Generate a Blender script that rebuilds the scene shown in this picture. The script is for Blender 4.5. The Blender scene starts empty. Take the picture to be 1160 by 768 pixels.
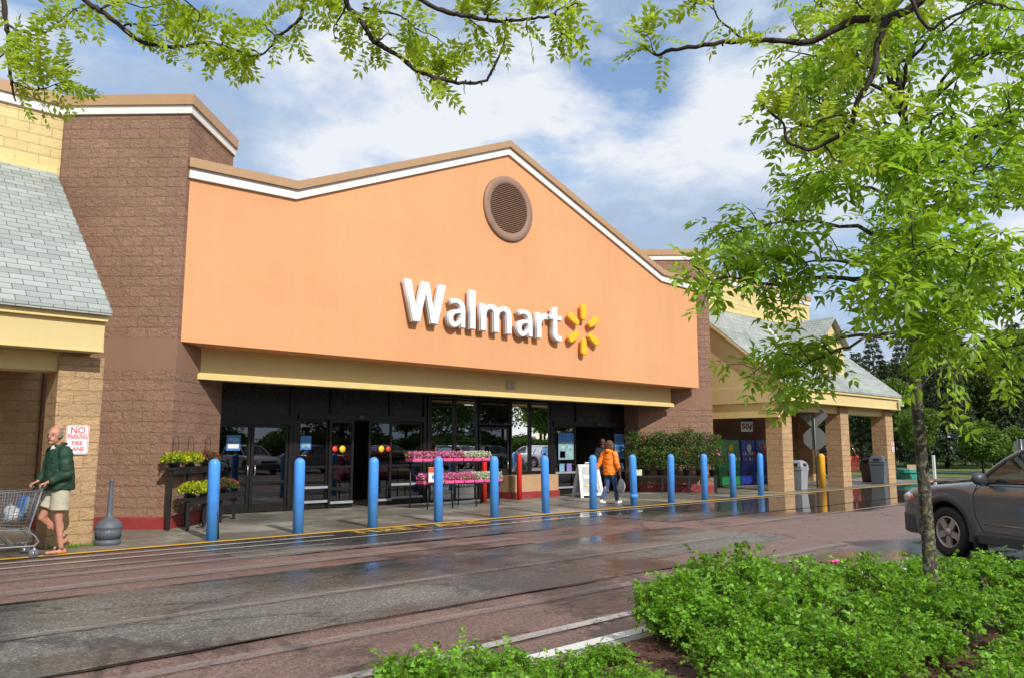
import bpy, bmesh, math, random
import numpy as np
from mathutils import Vector, Matrix, noise as mnoise
R = math.radians
PI = math.pi
random.seed(7)
rng = np.random.default_rng(11)
scene = bpy.context.scene
col = scene.collection

# ------------------------------------------------------------------ camera
F, HZ, H = 900., 506., 1.55
PITCH = math.atan((HZ - 384) / F)
YAW = math.atan((1535. - 580) / (F / math.cos(PITCH)))
cam = bpy.data.cameras.new('camera')
cam.sensor_fit = 'HORIZONTAL'; cam.sensor_width = 36; cam.lens = 36 * F / 1160
cam.clip_start = .05; cam.clip_end = 3000
co = bpy.data.objects.new('camera', cam); col.objects.link(co)
co.location = (0, 0, H)
fw = Vector((math.cos(YAW) * math.cos(PITCH), math.sin(YAW) * math.cos(PITCH), math.sin(PITCH)))
rt = Vector((math.sin(YAW), -math.cos(YAW), 0)); up = rt.cross(fw)
co.rotation_euler = Matrix((rt, up, -fw)).transposed().to_euler()
scene.camera = co
def W(px, py, D):            # surveyed picture point at distance D metres ahead -> world point
    return Vector((0, 0, H)) + (fw + rt * (px - 580) / F - up * (py - 384) / F) * D

# ------------------------------------------------------------------ sun, sky
SUN_AZ, SUN_EL = 258.5, 36.
world = bpy.data.worlds.new('World'); scene.world = world; world.use_nodes = True
nt = world.node_tree; nt.nodes.clear()
def N(t, typ, **k):
    n = t.nodes.new(typ)
    for a, b in k.items(): setattr(n, a, b)
    return n
def mathn(t, op, a, b=None, c=None, clamp=False):
    n = N(t, 'ShaderNodeMath', operation=op, use_clamp=clamp)
    for i, v in enumerate((a, b, c)):
        if v is None: continue
        if isinstance(v, (int, float)): n.inputs[i].default_value = v
        else: t.links.new(v, n.inputs[i])
    return n.outputs[0]
def ramp(t, fac, stops, interp='LINEAR'):
    n = N(t, 'ShaderNodeValToRGB'); n.color_ramp.interpolation = interp
    e = n.color_ramp.elements
    while len(e) < len(stops): e.new(.5)
    for el, (p, c) in zip(e, stops):
        el.position = p; el.color = (*c, 1) if len(c) == 3 else c
    t.links.new(fac, n.inputs[0]); return n.outputs[0]
def mixc(t, fac, a, b, mode='MIX'):
    n = N(t, 'ShaderNodeMix', data_type='RGBA', blend_type=mode)
    for i, v in ((0, fac), (6, a), (7, b)):
        if isinstance(v, (int, float)): n.inputs[i].default_value = v
        elif isinstance(v, tuple): n.inputs[i].default_value = (*v, 1)
        else: t.links.new(v, n.inputs[i])
    return n.outputs[2]
def noisen(t, vec, scale, detail=4, rough=.5, dist=0, out=0):
    n = N(t, 'ShaderNodeTexNoise'); n.inputs['Scale'].default_value = scale
    n.inputs['Detail'].default_value = detail; n.inputs['Roughness'].default_value = rough
    n.inputs['Distortion'].default_value = dist
    if vec is not None: t.links.new(vec, n.inputs['Vector'])
    return n.outputs[out]
sky = N(nt, 'ShaderNodeTexSky', sky_type='NISHITA', sun_disc=False)
sky.sun_elevation = R(SUN_EL); sky.sun_rotation = R(90 - SUN_AZ); sky.air_density = 1.0; sky.dust_density = .6; sky.ozone_density = 1.6
tc = N(nt, 'ShaderNodeTexCoord'); sep = N(nt, 'ShaderNodeSeparateXYZ'); nt.links.new(tc.outputs['Generated'], sep.inputs[0])
zc = mathn(nt, 'MAXIMUM', mathn(nt, 'ADD', sep.outputs[2], .16), .05)
cmb = N(nt, 'ShaderNodeCombineXYZ')
nt.links.new(mathn(nt, 'DIVIDE', sep.outputs[0], zc), cmb.inputs[0]); nt.links.new(mathn(nt, 'DIVIDE', sep.outputs[1], zc), cmb.inputs[1])
mp = N(nt, 'ShaderNodeMapping'); mp.inputs['Location'].default_value = (1.7, 4.6, .9); mp.inputs['Scale'].default_value = (1, 1, 2.1); nt.links.new(tc.outputs['Generated'], mp.inputs[0])
n1 = noisen(nt, mp.outputs[0], 3.4, 10, .58, .15)
n2 = noisen(nt, mp.outputs[0], 2.3, 10, .60, .2)
cover = ramp(nt, n1, [(.34, (0, 0, 0)), (.48, (1, 1, 1))])
shade = ramp(nt, n2, [(.40, (4.5, 5.7, 7.6)), (.475, (6.2, 7.3, 9.0)), (.54, (9.0, 9.4, 10.0))])
lp_c = mixc(nt, cover, mixc(nt, 1.0, sky.outputs[0], (2.1, 2.05, 2.0), 'MULTIPLY'), shade)
bg = N(nt, 'ShaderNodeBackground'); bg.inputs[1].default_value = .095
nt.links.new(lp_c, bg.inputs[0]); ow = N(nt, 'ShaderNodeOutputWorld'); nt.links.new(bg.outputs[0], ow.inputs[0])
sl = bpy.data.lights.new('sun', 'SUN'); sl.energy = 4.0; sl.angle = R(.5); sl.color = (1, .95, .87)
so = bpy.data.objects.new('sun', sl); col.objects.link(so)
sd = Vector((math.cos(R(SUN_AZ)) * math.cos(R(SUN_EL)), math.sin(R(SUN_AZ)) * math.cos(R(SUN_EL)), math.sin(R(SUN_EL))))
so.rotation_euler = sd.to_track_quat('Z', 'Y').to_euler(); so.location = sd * 60
scene.view_settings.view_transform = 'Standard'; scene.view_settings.look = 'None'
scene.view_settings.exposure = 0; scene.view_settings.gamma = 1; scene.view_settings.use_curve_mapping = False
scene.cycles.max_bounces = 8; scene.cycles.transparent_max_bounces = 16; scene.cycles.caustics_reflective = False; scene.cycles.caustics_refractive = False

# ------------------------------------------------------------------ materials
def newmat(name):
    m = bpy.data.materials.new(name); m.use_nodes = True
    t = m.node_tree; p = t.nodes['Principled BSDF']; return m, t, p
def pmat(name, c, rough=.6, metal=0, spec=.5, var=.12, vs=3., bump=0, bs=60, coat=0, uvn=False, dirt=0):
    m, t, p = newmat(name)
    tcn = N(t, 'ShaderNodeTexCoord'); v = tcn.outputs['Object']
    nn = noisen(t, v, vs, 5, .6)
    a = tuple(x * (1 - var) for x in c); b = tuple(min(1, x * (1 + var)) for x in c)
    cc = ramp(t, nn, [(.3, a), (.7, b)])
    if dirt:
        d = noisen(t, v, .9, 6, .65, .4)
        cc = mixc(t, ramp(t, d, [(.45, (0, 0, 0)), (.75, (dirt,) * 3)]), cc, tuple(x * .55 for x in c))
    t.links.new(cc, p.inputs['Base Color'])
    rr = ramp(t, noisen(t, v, vs * 2.3, 4), [(.3, (max(0, rough - .08),) * 3), (.7, (min(1, rough + .08),) * 3)])
    t.links.new(rr, p.inputs['Roughness'])
    p.inputs['Metallic'].default_value = metal; p.inputs['Specular IOR Level'].default_value = spec
    p.inputs['Coat Weight'].default_value = coat
    if bump:
        b_ = N(t, 'ShaderNodeBump'); b_.inputs['Strength'].default_value = 1; b_.inputs['Distance'].default_value = bump
        t.links.new(noisen(t, v, bs, 3), b_.inputs['Height']); t.links.new(b_.outputs[0], p.inputs['Normal'])
    return m
def block_mat(name, c, depth=.022, smooth=False, bw=.405, rh=.203):
    m, t, p = newmat(name)
    uv = N(t, 'ShaderNodeUVMap').outputs[0]
    br = N(t, 'ShaderNodeTexBrick'); br.offset = .5
    for k, v in (('Scale', 1), ('Mortar Size', .006), ('Mortar Smooth', .5), ('Bias', 0), ('Brick Width', bw), ('Row Height', rh)): br.inputs[k].default_value = v
    br.inputs['Color1'].default_value = (*(x * .93 for x in c), 1); br.inputs['Color2'].default_value = (*(x * 1.07 for x in c), 1)
    br.inputs['Mortar'].default_value = (*(x * .82 for x in c), 1)
    tco = N(t, 'ShaderNodeTexCoord').outputs['Object']
    wob = N(t, 'ShaderNodeVectorMath', operation='MULTIPLY_ADD'); t.links.new(noisen(t, tco, 11, 3, .6, 0, 1), wob.inputs[0]); wob.inputs[1].default_value = (.012 if not smooth else 0,) * 3; t.links.new(uv, wob.inputs[2]); t.links.new(wob.outputs[0], br.inputs['Vector'])
    st = noisen(t, tco, .8, 6, .6)
    cc = mixc(t, 1.0, br.outputs[0], ramp(t, st, [(.3, (.86, .85, .84)), (.7, (1.08, 1.07, 1.05))]), 'MULTIPLY')
    fine = noisen(t, tco, 40, 4, .7)
    cc = mixc(t, 1.0, cc, ramp(t, fine, [(.3, (.86,) * 3), (.7, (1.1,) * 3)]), 'MULTIPLY')
    t.links.new(cc, p.inputs['Base Color']); p.inputs['Roughness'].default_value = .85; p.inputs['Specular IOR Level'].default_value = .25
    b1 = N(t, 'ShaderNodeBump'); b1.inputs['Distance'].default_value = .009 if smooth else .010; b1.invert = True
    t.links.new(br.outputs[1], b1.inputs['Height'])
    sx_ = N(t, 'ShaderNodeSeparateXYZ'); t.links.new(uv, sx_.inputs[0])
    fr_ = mathn(t, 'FRACT', mathn(t, 'DIVIDE', sx_.outputs[1], rh)); pil = mathn(t, 'SUBTRACT', 1, mathn(t, 'POWER', mathn(t, 'ABSOLUTE', mathn(t, 'SUBTRACT', mathn(t, 'MULTIPLY', fr_, 2), 1)), 12))
    bp_ = N(t, 'ShaderNodeBump'); bp_.inputs['Distance'].default_value = .003 if smooth else .007; t.links.new(pil, bp_.inputs['Height']); t.links.new(b1.outputs[0], bp_.inputs['Normal'])
    last = bp_
    if not smooth:
        mpn = N(t, 'ShaderNodeMapping'); mpn.inputs['Scale'].default_value = (8, 8, 11); t.links.new(tco, mpn.inputs[0])
        b2 = N(t, 'ShaderNodeBump'); b2.inputs['Distance'].default_value = depth * 2.1
        t.links.new(noisen(t, mpn.outputs[0], 1.2, 8, .66, .9), b2.inputs['Height']); t.links.new(bp_.outputs[0], b2.inputs['Normal']); last = b2
    t.links.new(last.outputs[0], p.inputs['Normal']); return m
def stucco(name, c):
    m, t, p = newmat(name)
    v = N(t, 'ShaderNodeTexCoord').outputs['Object']
    st = noisen(t, v, .35, 5, .55)
    cc = mixc(t, 1.0, (*c,), ramp(t, st, [(.3, (.91, .90, .895)), (.7, (1.04, 1.04, 1.04))]), 'MULTIPLY')
    mpn = N(t, 'ShaderNodeMapping'); mpn.inputs['Scale'].default_value = (3, 3, .22); t.links.new(v, mpn.inputs[0])
    stre = noisen(t, mpn.outputs[0], 1.4, 5, .6)
    cc = mixc(t, 1.0, cc, ramp(t, stre, [(.42, (.988, .985, .98)), (.6, (1.005,) * 3)]), 'MULTIPLY')
    t.links.new(cc, p.inputs['Base Color']); p.inputs['Roughness'].default_value = .8; p.inputs['Specular IOR Level'].default_value = .25
    b = N(t, 'ShaderNodeBump'); b.inputs['Distance'].default_value = .004
    hh = mathn(t, 'ADD', noisen(t, v, 55, 3, .6), mathn(t, 'MULTIPLY', noisen(t, v, 2.2, 3), 2.2))
    t.links.new(hh, b.inputs['Height']); t.links.new(b.outputs[0], p.inputs['Normal']); return m
def shingle_mat(name):
    m, t, p = newmat(name)
    uv = N(t, 'ShaderNodeUVMap').outputs[0]
    br = N(t, 'ShaderNodeTexBrick'); br.offset = .5
    for k, v in (('Scale', 1), ('Mortar Size', .006), ('Mortar Smooth', .1), ('Brick Width', .33), ('Row Height', .165), ('Bias', 0)): br.inputs[k].default_value = v
    br.inputs['Color1'].default_value = (.29, .32, .30, 1); br.inputs['Color2'].default_value = (.39, .42, .39, 1); br.inputs['Mortar'].default_value = (.10, .115, .11, 1)
    t.links.new(uv, br.inputs['Vector'])
    v = N(t, 'ShaderNodeTexCoord').outputs['Object']
    mpn = N(t, 'ShaderNodeMapping'); mpn.inputs['Scale'].default_value = (.3, 1, 1); t.links.new(v, mpn.inputs[0])
    cc = mixc(t, 1.0, br.outputs[0], ramp(t, noisen(t, mpn.outputs[0], 1.3, 6, .65), [(.3, (.72, .73, .71)), (.5, (1, 1, 1)), (.7, (1.1, 1.1, 1.08))]), 'MULTIPLY')
    t.links.new(cc, p.inputs['Base Color']); p.inputs['Roughness'].default_value = .75
    sx = N(t, 'ShaderNodeSeparateXYZ'); t.links.new(uv, sx.inputs[0])
    saw = mathn(t, 'FRACT', mathn(t, 'DIVIDE', sx.outputs[1], .165))
    hgt = mathn(t, 'ADD', mathn(t, 'MULTIPLY', saw, -1), mathn(t, 'MULTIPLY', br.outputs[1], -.5))
    b = N(t, 'ShaderNodeBump'); b.inputs['Distance'].default_value = .012; t.links.new(hgt, b.inputs['Height']); t.links.new(b.outputs[0], p.inputs['Normal'])
    return m
def asphalt(name, c1, c2, wet=.5, seed=0., speck=.5, puddle=True):
    """Aggregate asphalt; wetness (a film of water) darkens it and smooths it."""
    m, t, p = newmat(name)
    g = N(t, 'ShaderNodeNewGeometry').outputs['Position']
    mpn = N(t, 'ShaderNodeMapping'); mpn.inputs['Location'].default_value = (seed, seed * 2, 0); mpn.inputs['Scale'].default_value = (.45, 1, 1); t.links.new(g, mpn.inputs[0]); pv = mpn.outputs[0]
    vo = N(t, 'ShaderNodeTexVoronoi'); vo.inputs['Scale'].default_value = 62; t.links.new(g, vo.inputs['Vector'])
    vsep = N(t, 'ShaderNodeSeparateColor'); t.links.new(vo.outputs['Color'], vsep.inputs[0])
    base = mixc(t, noisen(t, pv, .55, 6, .62), c1, c2)
    agg = ramp(t, vsep.outputs[0], [(.05, (.55,) * 3), (.5, (1, 1, 1)), (.86, (1.2, 1.16, 1.1)), (.97, (1 + 1.9 * speck,) * 3)])
    cc = mixc(t, 1.0, base, agg, 'MULTIPLY')
    cc = mixc(t, 1.0, cc, ramp(t, noisen(t, pv, 2.6, 7, .7), [(.3, (.8,) * 3), (.7, (1.14,) * 3)]), 'MULTIPLY')
    # fine cracks
    vc = N(t, 'ShaderNodeTexVoronoi', feature='DISTANCE_TO_EDGE'); vc.inputs['Scale'].default_value = .38
    wv = N(t, 'ShaderNodeVectorMath', operation='ADD'); t.links.new(pv, wv.inputs[0]); t.links.new(noisen(t, pv, 1.6, 5, .6, 0, 1), wv.inputs[1]); t.links.new(wv.outputs[0], vc.inputs['Vector'])
    crack = ramp(t, vc.outputs[0], [(0, (.3,) * 3), (.010, (.9,) * 3), (.02, (1,) * 3)])
    cc = mixc(t, 1.0, cc, crack, 'MULTIPLY')
    sp = N(t, 'ShaderNodeSeparateXYZ'); t.links.new(g, sp.inputs[0])
    def box(axis, lo0, lo1, hi0, hi1):
        a = N(t, 'ShaderNodeMapRange', interpolation_type='SMOOTHSTEP'); a.inputs[1].default_value = lo0; a.inputs[2].default_value = lo1; t.links.new(sp.outputs[axis], a.inputs[0])
        b = N(t, 'ShaderNodeMapRange', interpolation_type='SMOOTHSTEP'); b.inputs[1].default_value = hi0; b.inputs[2].default_value = hi1; b.inputs[3].default_value = 1; b.inputs[4].default_value = 0; t.links.new(sp.outputs[axis], b.inputs[0])
        return mathn(t, 'MULTIPLY', a.outputs[0], b.outputs[0])
    w = mathn(t, 'ADD', mathn(t, 'MULTIPLY', noisen(t, pv, .5, 6, .6, .3), 1.5), wet - 1.05)
    if puddle:
        reg = mathn(t, 'MULTIPLY', box(0, 15, 21, 44, 62), box(1, 7.0, 9.6, 12.75, 13.1))
        reg2 = mathn(t, 'MULTIPLY', box(0, 8, 12, 24, 34), box(1, 2.4, 3.4, 5.0, 5.9))
        reg3 = mathn(t, 'MULTIPLY', box(0, 6.3, 8, 15, 19), box(1, 11.6, 12.2, 12.7, 13.0))
        dry = mathn(t, 'MULTIPLY', box(0, 10, 13, 22, 30), box(1, 5.4, 6.2, 8.0, 9.4))
        w = mathn(t, 'ADD', w, mathn(t, 'MULTIPLY', reg, .75)); w = mathn(t, 'ADD', w, mathn(t, 'MULTIPLY', reg2, .45)); w = mathn(t, 'ADD', w, mathn(t, 'MULTIPLY', reg3, .3))
        w = mathn(t, 'SUBTRACT', w, mathn(t, 'MULTIPLY', dry, .35))
    damp = N(t, 'ShaderNodeMapRange', interpolation_type='SMOOTHSTEP'); damp.inputs[1].default_value = .12; damp.inputs[2].default_value = .5; t.links.new(w, damp.inputs[0])
    pud = N(t, 'ShaderNodeMapRange', interpolation_type='SMOOTHSTEP'); pud.inputs[1].default_value = .5; pud.inputs[2].default_value = .72; t.links.new(w, pud.inputs[0])
    cc = mixc(t, 1.0, cc, mixc(t, damp.outputs[0], (1, 1, 1), (.47, .49, .52)), 'MULTIPLY')
    t.links.new(cc, p.inputs['Base Color'])
    ro = mathn(t, 'SUBTRACT', mathn(t, 'SUBTRACT', .56, mathn(t, 'MULTIPLY', damp.outputs[0], .38)), mathn(t, 'MULTIPLY', pud.outputs[0], .19))
    t.links.new(ro, p.inputs['Roughness'])
    b = N(t, 'ShaderNodeBump'); t.links.new(mathn(t, 'MULTIPLY', mathn(t, 'SUBTRACT', mathn(t, 'SUBTRACT', 1, mathn(t, 'MULTIPLY', damp.outputs[0], .68)), mathn(t, 'MULTIPLY', pud.outputs[0], .31)), .006), b.inputs['Distance'])
    hb = mathn(t, 'ADD', vo.outputs['Distance'], mathn(t, 'MULTIPLY', noisen(t, g, 7, 4), 1.4))
    t.links.new(hb, b.inputs['Height']); t.links.new(b.outputs[0], p.inputs['Normal'])
    p.inputs['Specular IOR Level'].default_value = .55
    return m
def worn_paint(name, c, keep=.5, scale=18, soft=0.):
    m, t, p = newmat(name)
    g = N(t, 'ShaderNodeNewGeometry').outputs['Position']
    p.inputs['Base Color'].default_value = (*c, 1); p.inputs['Roughness'].default_value = .5
    a = mathn(t, 'ADD', mathn(t, 'MULTIPLY', noisen(t, g, scale, 5, .7), .6), mathn(t, 'MULTIPLY', noisen(t, g, 1.3, 4), .4))
    k = ramp(t, a, [(.5 - keep * .2 - .03 - soft, (0, 0, 0)), (.5 - keep * .2 + .04 + soft, (1, 1, 1))])
    t.links.new(k, p.inputs['Alpha']); return m
def leaf_mat(name, c, tr, var=.35, yel=(.3, .36, .03)):
    m, t, p = newmat(name)
    at = N(t, 'ShaderNodeAttribute'); at.attribute_name = 'rnd'; f = at.outputs['Fac']
    cc = ramp(t, f, [(0, tuple(x * (1 - var) for x in c)), (.6, c), (.97, tuple(min(1, x * (1 + var * .8)) for x in c)), (1, yel)])
    ct = ramp(t, f, [(0, tuple(x * (1 - var) for x in tr)), (1, tuple(min(1, x * (1 + var * .4)) for x in tr))])
    t.links.new(cc, p.inputs['Base Color']); p.inputs['Roughness'].default_value = .42; p.inputs['Specular IOR Level'].default_value = .4
    tl = N(t, 'ShaderNodeBsdfTranslucent'); t.links.new(ct, tl.inputs[0])
    mx = N(t, 'ShaderNodeMixShader'); mx.inputs[0].default_value = .44
    out = t.nodes['Material Output']; t.links.new(p.outputs[0], mx.inputs[1]); t.links.new(tl.outputs[0], mx.inputs[2]); t.links.new(mx.outputs[0], out.inputs[0])
    return m
def glass_mat(name, tint=(.55, .6, .6), refl=1.0):
    m, t, p = newmat(name)
    t.nodes.remove(p)
    tr = N(t, 'ShaderNodeBsdfTransparent'); tr.inputs[0].default_value = (*tint, 1)
    gl = N(t, 'ShaderNodeBsdfGlossy'); gl.inputs['Roughness'].default_value = .01; gl.inputs[0].default_value = (.95, .97, 1, 1)
    fr = N(t, 'ShaderNodeFresnel'); fr.inputs[0].default_value = 1.5
    f2 = mathn(t, 'MULTIPLY', mathn(t, 'ADD', fr.outputs[0], .03), 1.7 * refl, clamp=True)
    mx = N(t, 'ShaderNodeMixShader'); t.links.new(f2, mx.inputs[0]); t.links.new(tr.outputs[0], mx.inputs[1]); t.links.new(gl.outputs[0], mx.inputs[2])
    t.links.new(mx.outputs[0], t.nodes['Material Output'].inputs[0]); return m

M = {}
M['orange'] = stucco('orange_stucco', (.74, .372, .180))
M['cream'] = stucco('cream_stucco', (.70, .56, .27))
M['yellow_block'] = block_mat('yellow_block', (.76, .60, .29), .012)
M['brown_block'] = block_mat('brown_split_block', (.345, .208, .145), .030)
M['brown_smooth'] = pmat('brown_smooth_block', (.285, .165, .11), .8, spec=.25, var=.06, vs=2, bump=.002)
M['tan_block'] = block_mat('tan_split_block', (.56, .37, .205), .026)
M['red_paint'] = pmat('red_paint_base', (.30, .035, .035), .6, var=.25, dirt=.5)
M['tan_metal'] = pmat('tan_metal_coping', (.44, .27, .14), .45, var=.05)
M['white'] = pmat('white_trim', (.78, .77, .74), .5, var=.05, dirt=.15)
M['cream_trim'] = pmat('cream_trim', (.74, .58, .24), .5, var=.06, dirt=.2)
M['shingle'] = shingle_mat('slate_shingle')
M['flash'] = pmat('flashing_metal', (.6, .62, .63), .4, .6, var=.15)
M['brown_vent'] = pmat('brown_vent', (.30, .18, .125), .55, var=.06)
M['dark_frame'] = pmat('dark_bronze_frame', (.018, .016, .015), .38, .3, var=.2)
M['dark_panel'] = pmat('dark_spandrel', (.014, .014, .015), .3, var=.25)
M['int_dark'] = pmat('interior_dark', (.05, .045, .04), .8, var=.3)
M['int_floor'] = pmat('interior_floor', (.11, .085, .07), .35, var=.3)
M['glass'] = glass_mat('door_glass', (.42, .46, .45))
M['car_glass'] = glass_mat('car_glass', (.55, .64, .66), .38)
M['blue'] = pmat('blue_plastic', (.075, .33, .90), .42, var=.10, vs=5, dirt=.30, bump=.0008, bs=40)
M['red'] = pmat('red_post', (.72, .03, .02), .35, var=.06)
M['yellow'] = pmat('yellow_post', (.78, .42, .03), .4, var=.06, dirt=.2)
M['black'] = pmat('black_paint', (.018, .018, .02), .45, var=.2)
M['rubber'] = pmat('rubber', (.016, .016, .017), .7, var=.2, bump=.001)
M['steel'] = pmat('steel', (.55, .56, .58), .3, .9, var=.08)
M['grey_plastic'] = pmat('grey_plastic', (.10, .115, .135), .5, var=.1, bump=.0015, bs=120)
M['grey_light'] = pmat('grey_light_plastic', (.30, .32, .35), .5, var=.1)
M['white_p'] = pmat('white_plastic', (.80, .80, .79), .4, var=.04)
M['paper_blue'] = pmat('poster_blue', (.06, .22, .55), .4, var=.25, vs=12)
M['paper_pale'] = pmat('poster_pale', (.22, .40, .55), .4, var=.5, vs=18)
M['sticker_y'] = pmat('yellow_sticker', (.9, .60, .03), .4, var=.04)
M['sticker_r'] = pmat('red_sticker', (.80, .07, .03), .4, var=.04)
M['sign_red'] = pmat('sign_red', (.62, .05, .07), .45, var=.05)
M['spark'] = pmat('spark_yellow', (.93, .50, .02), .35, var=.03)
M['letter_side'] = pmat('letter_return', (.62, .63, .65), .45, var=.05)
M['skin'] = pmat('skin', (.50, .235, .15), .55, var=.22, vs=14)
M['hair_grey'] = pmat('grey_hair', (.22, .19, .16), .7, var=.3, vs=60, bump=.004, bs=90)
M['hair_brown'] = pmat('brown_hair', (.11, .05, .022), .55, var=.35, vs=50, bump=.006, bs=70)
M['jacket_green'] = pmat('green_nylon', (.018, .052, .030), .62, spec=.3, var=.25, vs=6, bump=.012, bs=11)
M['shorts'] = pmat('khaki_cotton', (.47, .43, .32), .85, var=.12, vs=8, bump=.008, bs=14)
M['jacket_orange'] = pmat('orange_nylon', (1.0, .23, .015), .5, var=.12, vs=6, bump=.009, bs=12)
M['jeans'] = pmat('denim', (.045, .09, .20), .85, var=.25, vs=9, bump=.006, bs=14)
M['navy'] = pmat('navy_cloth', (.012, .015, .028), .8, var=.2, bump=.006, bs=14)
M['hivis'] = pmat('hi_vis', (.55, .85, .04), .6, var=.1)
M['sandal'] = pmat('sandal_leather', (.09, .055, .035), .6, var=.2)
M['bag'] = pmat('plastic_bag', (.42, .43, .44), .35, var=.15, vs=10, bump=.02, bs=16)
M['pink'] = pmat('pink_tray', (.80, .10, .30), .5, var=.15)
M['pot'] = pmat('dark_pot', (.035, .028, .028), .6, var=.2)
M['petal_pink'] = leaf_mat('pink_petals', (.88, .24, .50), (.85, .3, .5), .5, (.9, .6, .75))
M['petal_white'] = leaf_mat('white_petals', (.80, .80, .68), (.6, .6, .5), .2, (.8, .8, .8))
M['petal_yellow'] = leaf_mat('yellow_blooms', (.72, .66, .02), (.6, .6, .05), .35, (.8, .8, .1))
M['petal_coral'] = leaf_mat('coral_blooms', (.65, .06, .12), (.6, .1, .1), .35, (.8, .3, .3))
M['leaf_dark'] = leaf_mat('rose_leaves', (.085, .17, .032), (.16, .28, .04), .45, (.12, .2, .04))
M['leaf_ash'] = leaf_mat('ash_leaves', (.26, .43, .03), (.52, .78, .045), .42, (.40, .48, .08))
M['leaf_locust'] = leaf_mat('locust_leaves', (.36, .49, .04), (.68, .86, .06), .35, (.5, .45, .06))
M['leaf_shrub'] = leaf_mat('shrub_leaves', (.19, .40, .028), (.34, .62, .038), .6, (.30, .44, .06))
M['leaf_far'] = leaf_mat('far_leaves', (.115, .18, .038), (.18, .26, .04), .4, (.1, .16, .03))
M['leaf_far2'] = leaf_mat('far_leaves_light', (.12, .22, .03), (.2, .3, .04), .4, (.2, .3, .05))
M['leaf_conifer'] = leaf_mat('conifer_needles', (.10, .13, .06), (.10, .13, .05), .4, (.07, .1, .04))
M['twig'] = pmat('dark_twig', (.045, .032, .024), .8, var=.3, vs=12, bump=.004, bs=60)
M['stem'] = pmat('shrub_stem', (.12, .075, .045), .8, var=.3)
def bark_mat():
    m, t, p = newmat('lichen_bark')
    v = N(t, 'ShaderNodeTexCoord').outputs['Object']
    mpn = N(t, 'ShaderNodeMapping'); mpn.inputs['Scale'].default_value = (1, 1, .35); t.links.new(v, mpn.inputs[0])
    n = noisen(t, mpn.outputs[0], 30, 6, .7, .4)
    l = noisen(t, v, 24, 5, .7, .6)
    base = ramp(t, n, [(.3, (.02, .017, .013)), (.6, (.075, .062, .048))])
    lic = ramp(t, l, [(.50, (0, 0, 0)), (.60, (1, 1, 1))])
    sz = N(t, 'ShaderNodeSeparateXYZ'); t.links.new(v, sz.inputs[0])
    hz = N(t, 'ShaderNodeMapRange'); hz.inputs[1].default_value = 2.6; hz.inputs[2].default_value = .6; t.links.new(sz.outputs[2], hz.inputs[0])
    lic = mathn(t, 'MULTIPLY', lic, mathn(t, 'ADD', mathn(t, 'MULTIPLY', hz.outputs[0], .85), .1))
    lc = mixc(t, ramp(t, noisen(t, v, 6, 3), [(.45, (0, 0, 0)), (.6, (1, 1, 1))]), (.34, .36, .27), (.24, .23, .06))
    t.links.new(mixc(t, lic, base, lc), p.inputs['Base Color']); p.inputs['Roughness'].default_value = .9
    b = N(t, 'ShaderNodeBump'); b.inputs['Distance'].default_value = .012; t.links.new(n, b.inputs['Height']); t.links.new(b.outputs[0], p.inputs['Normal']); return m
M['bark'] = bark_mat()
def paint_mat(name, c, rough=.28, metal=.4):
    m, t, p = newmat(name); p.inputs['Base Color'].default_value = (*c, 1); p.inputs['Metallic'].default_value = metal
    v = N(t, 'ShaderNodeTexCoord').outputs['Object']
    t.links.new(ramp(t, noisen(t, v, 3, 5), [(.3, (rough * .8,) * 3), (.7, (rough * 1.3,) * 3)]), p.inputs['Roughness'])
    p.inputs['Coat Weight'].default_value = .9; p.inputs['Coat Roughness'].default_value = .06; return m
M['car_paint'] = paint_mat('grey_car_paint', (.15, .168, .17), .34, .35)
M['car_trim'] = pmat('car_cladding', (.055, .06, .066), .42, var=.08)
M['car_red'] = paint_mat('red_car_paint', (.35, .012, .02))
M['alloy'] = pmat('alloy_rim', (.50, .44, .40), .35, .55, var=.08)
M['lamp_clear'] = pmat('lamp_lens', (.55, .55, .56), .12, .2, var=.05, coat=1)
M['lamp_amber'] = pmat('amber_lens', (.8, .12, .02), .2, var=.05, coat=1)
M['mulch'] = pmat('bark_mulch', (.10, .042, .026), .9, var=.5, vs=35, bump=.03, bs=40)
M['grass'] = pmat('grass_ground', (.10, .17, .03), .9, var=.35, vs=1.5, bump=.03, bs=20)
M['soil'] = pmat('far_ground', (.10, .10, .07), .95, var=.3, vs=.2)
M['concrete'] = None

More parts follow.
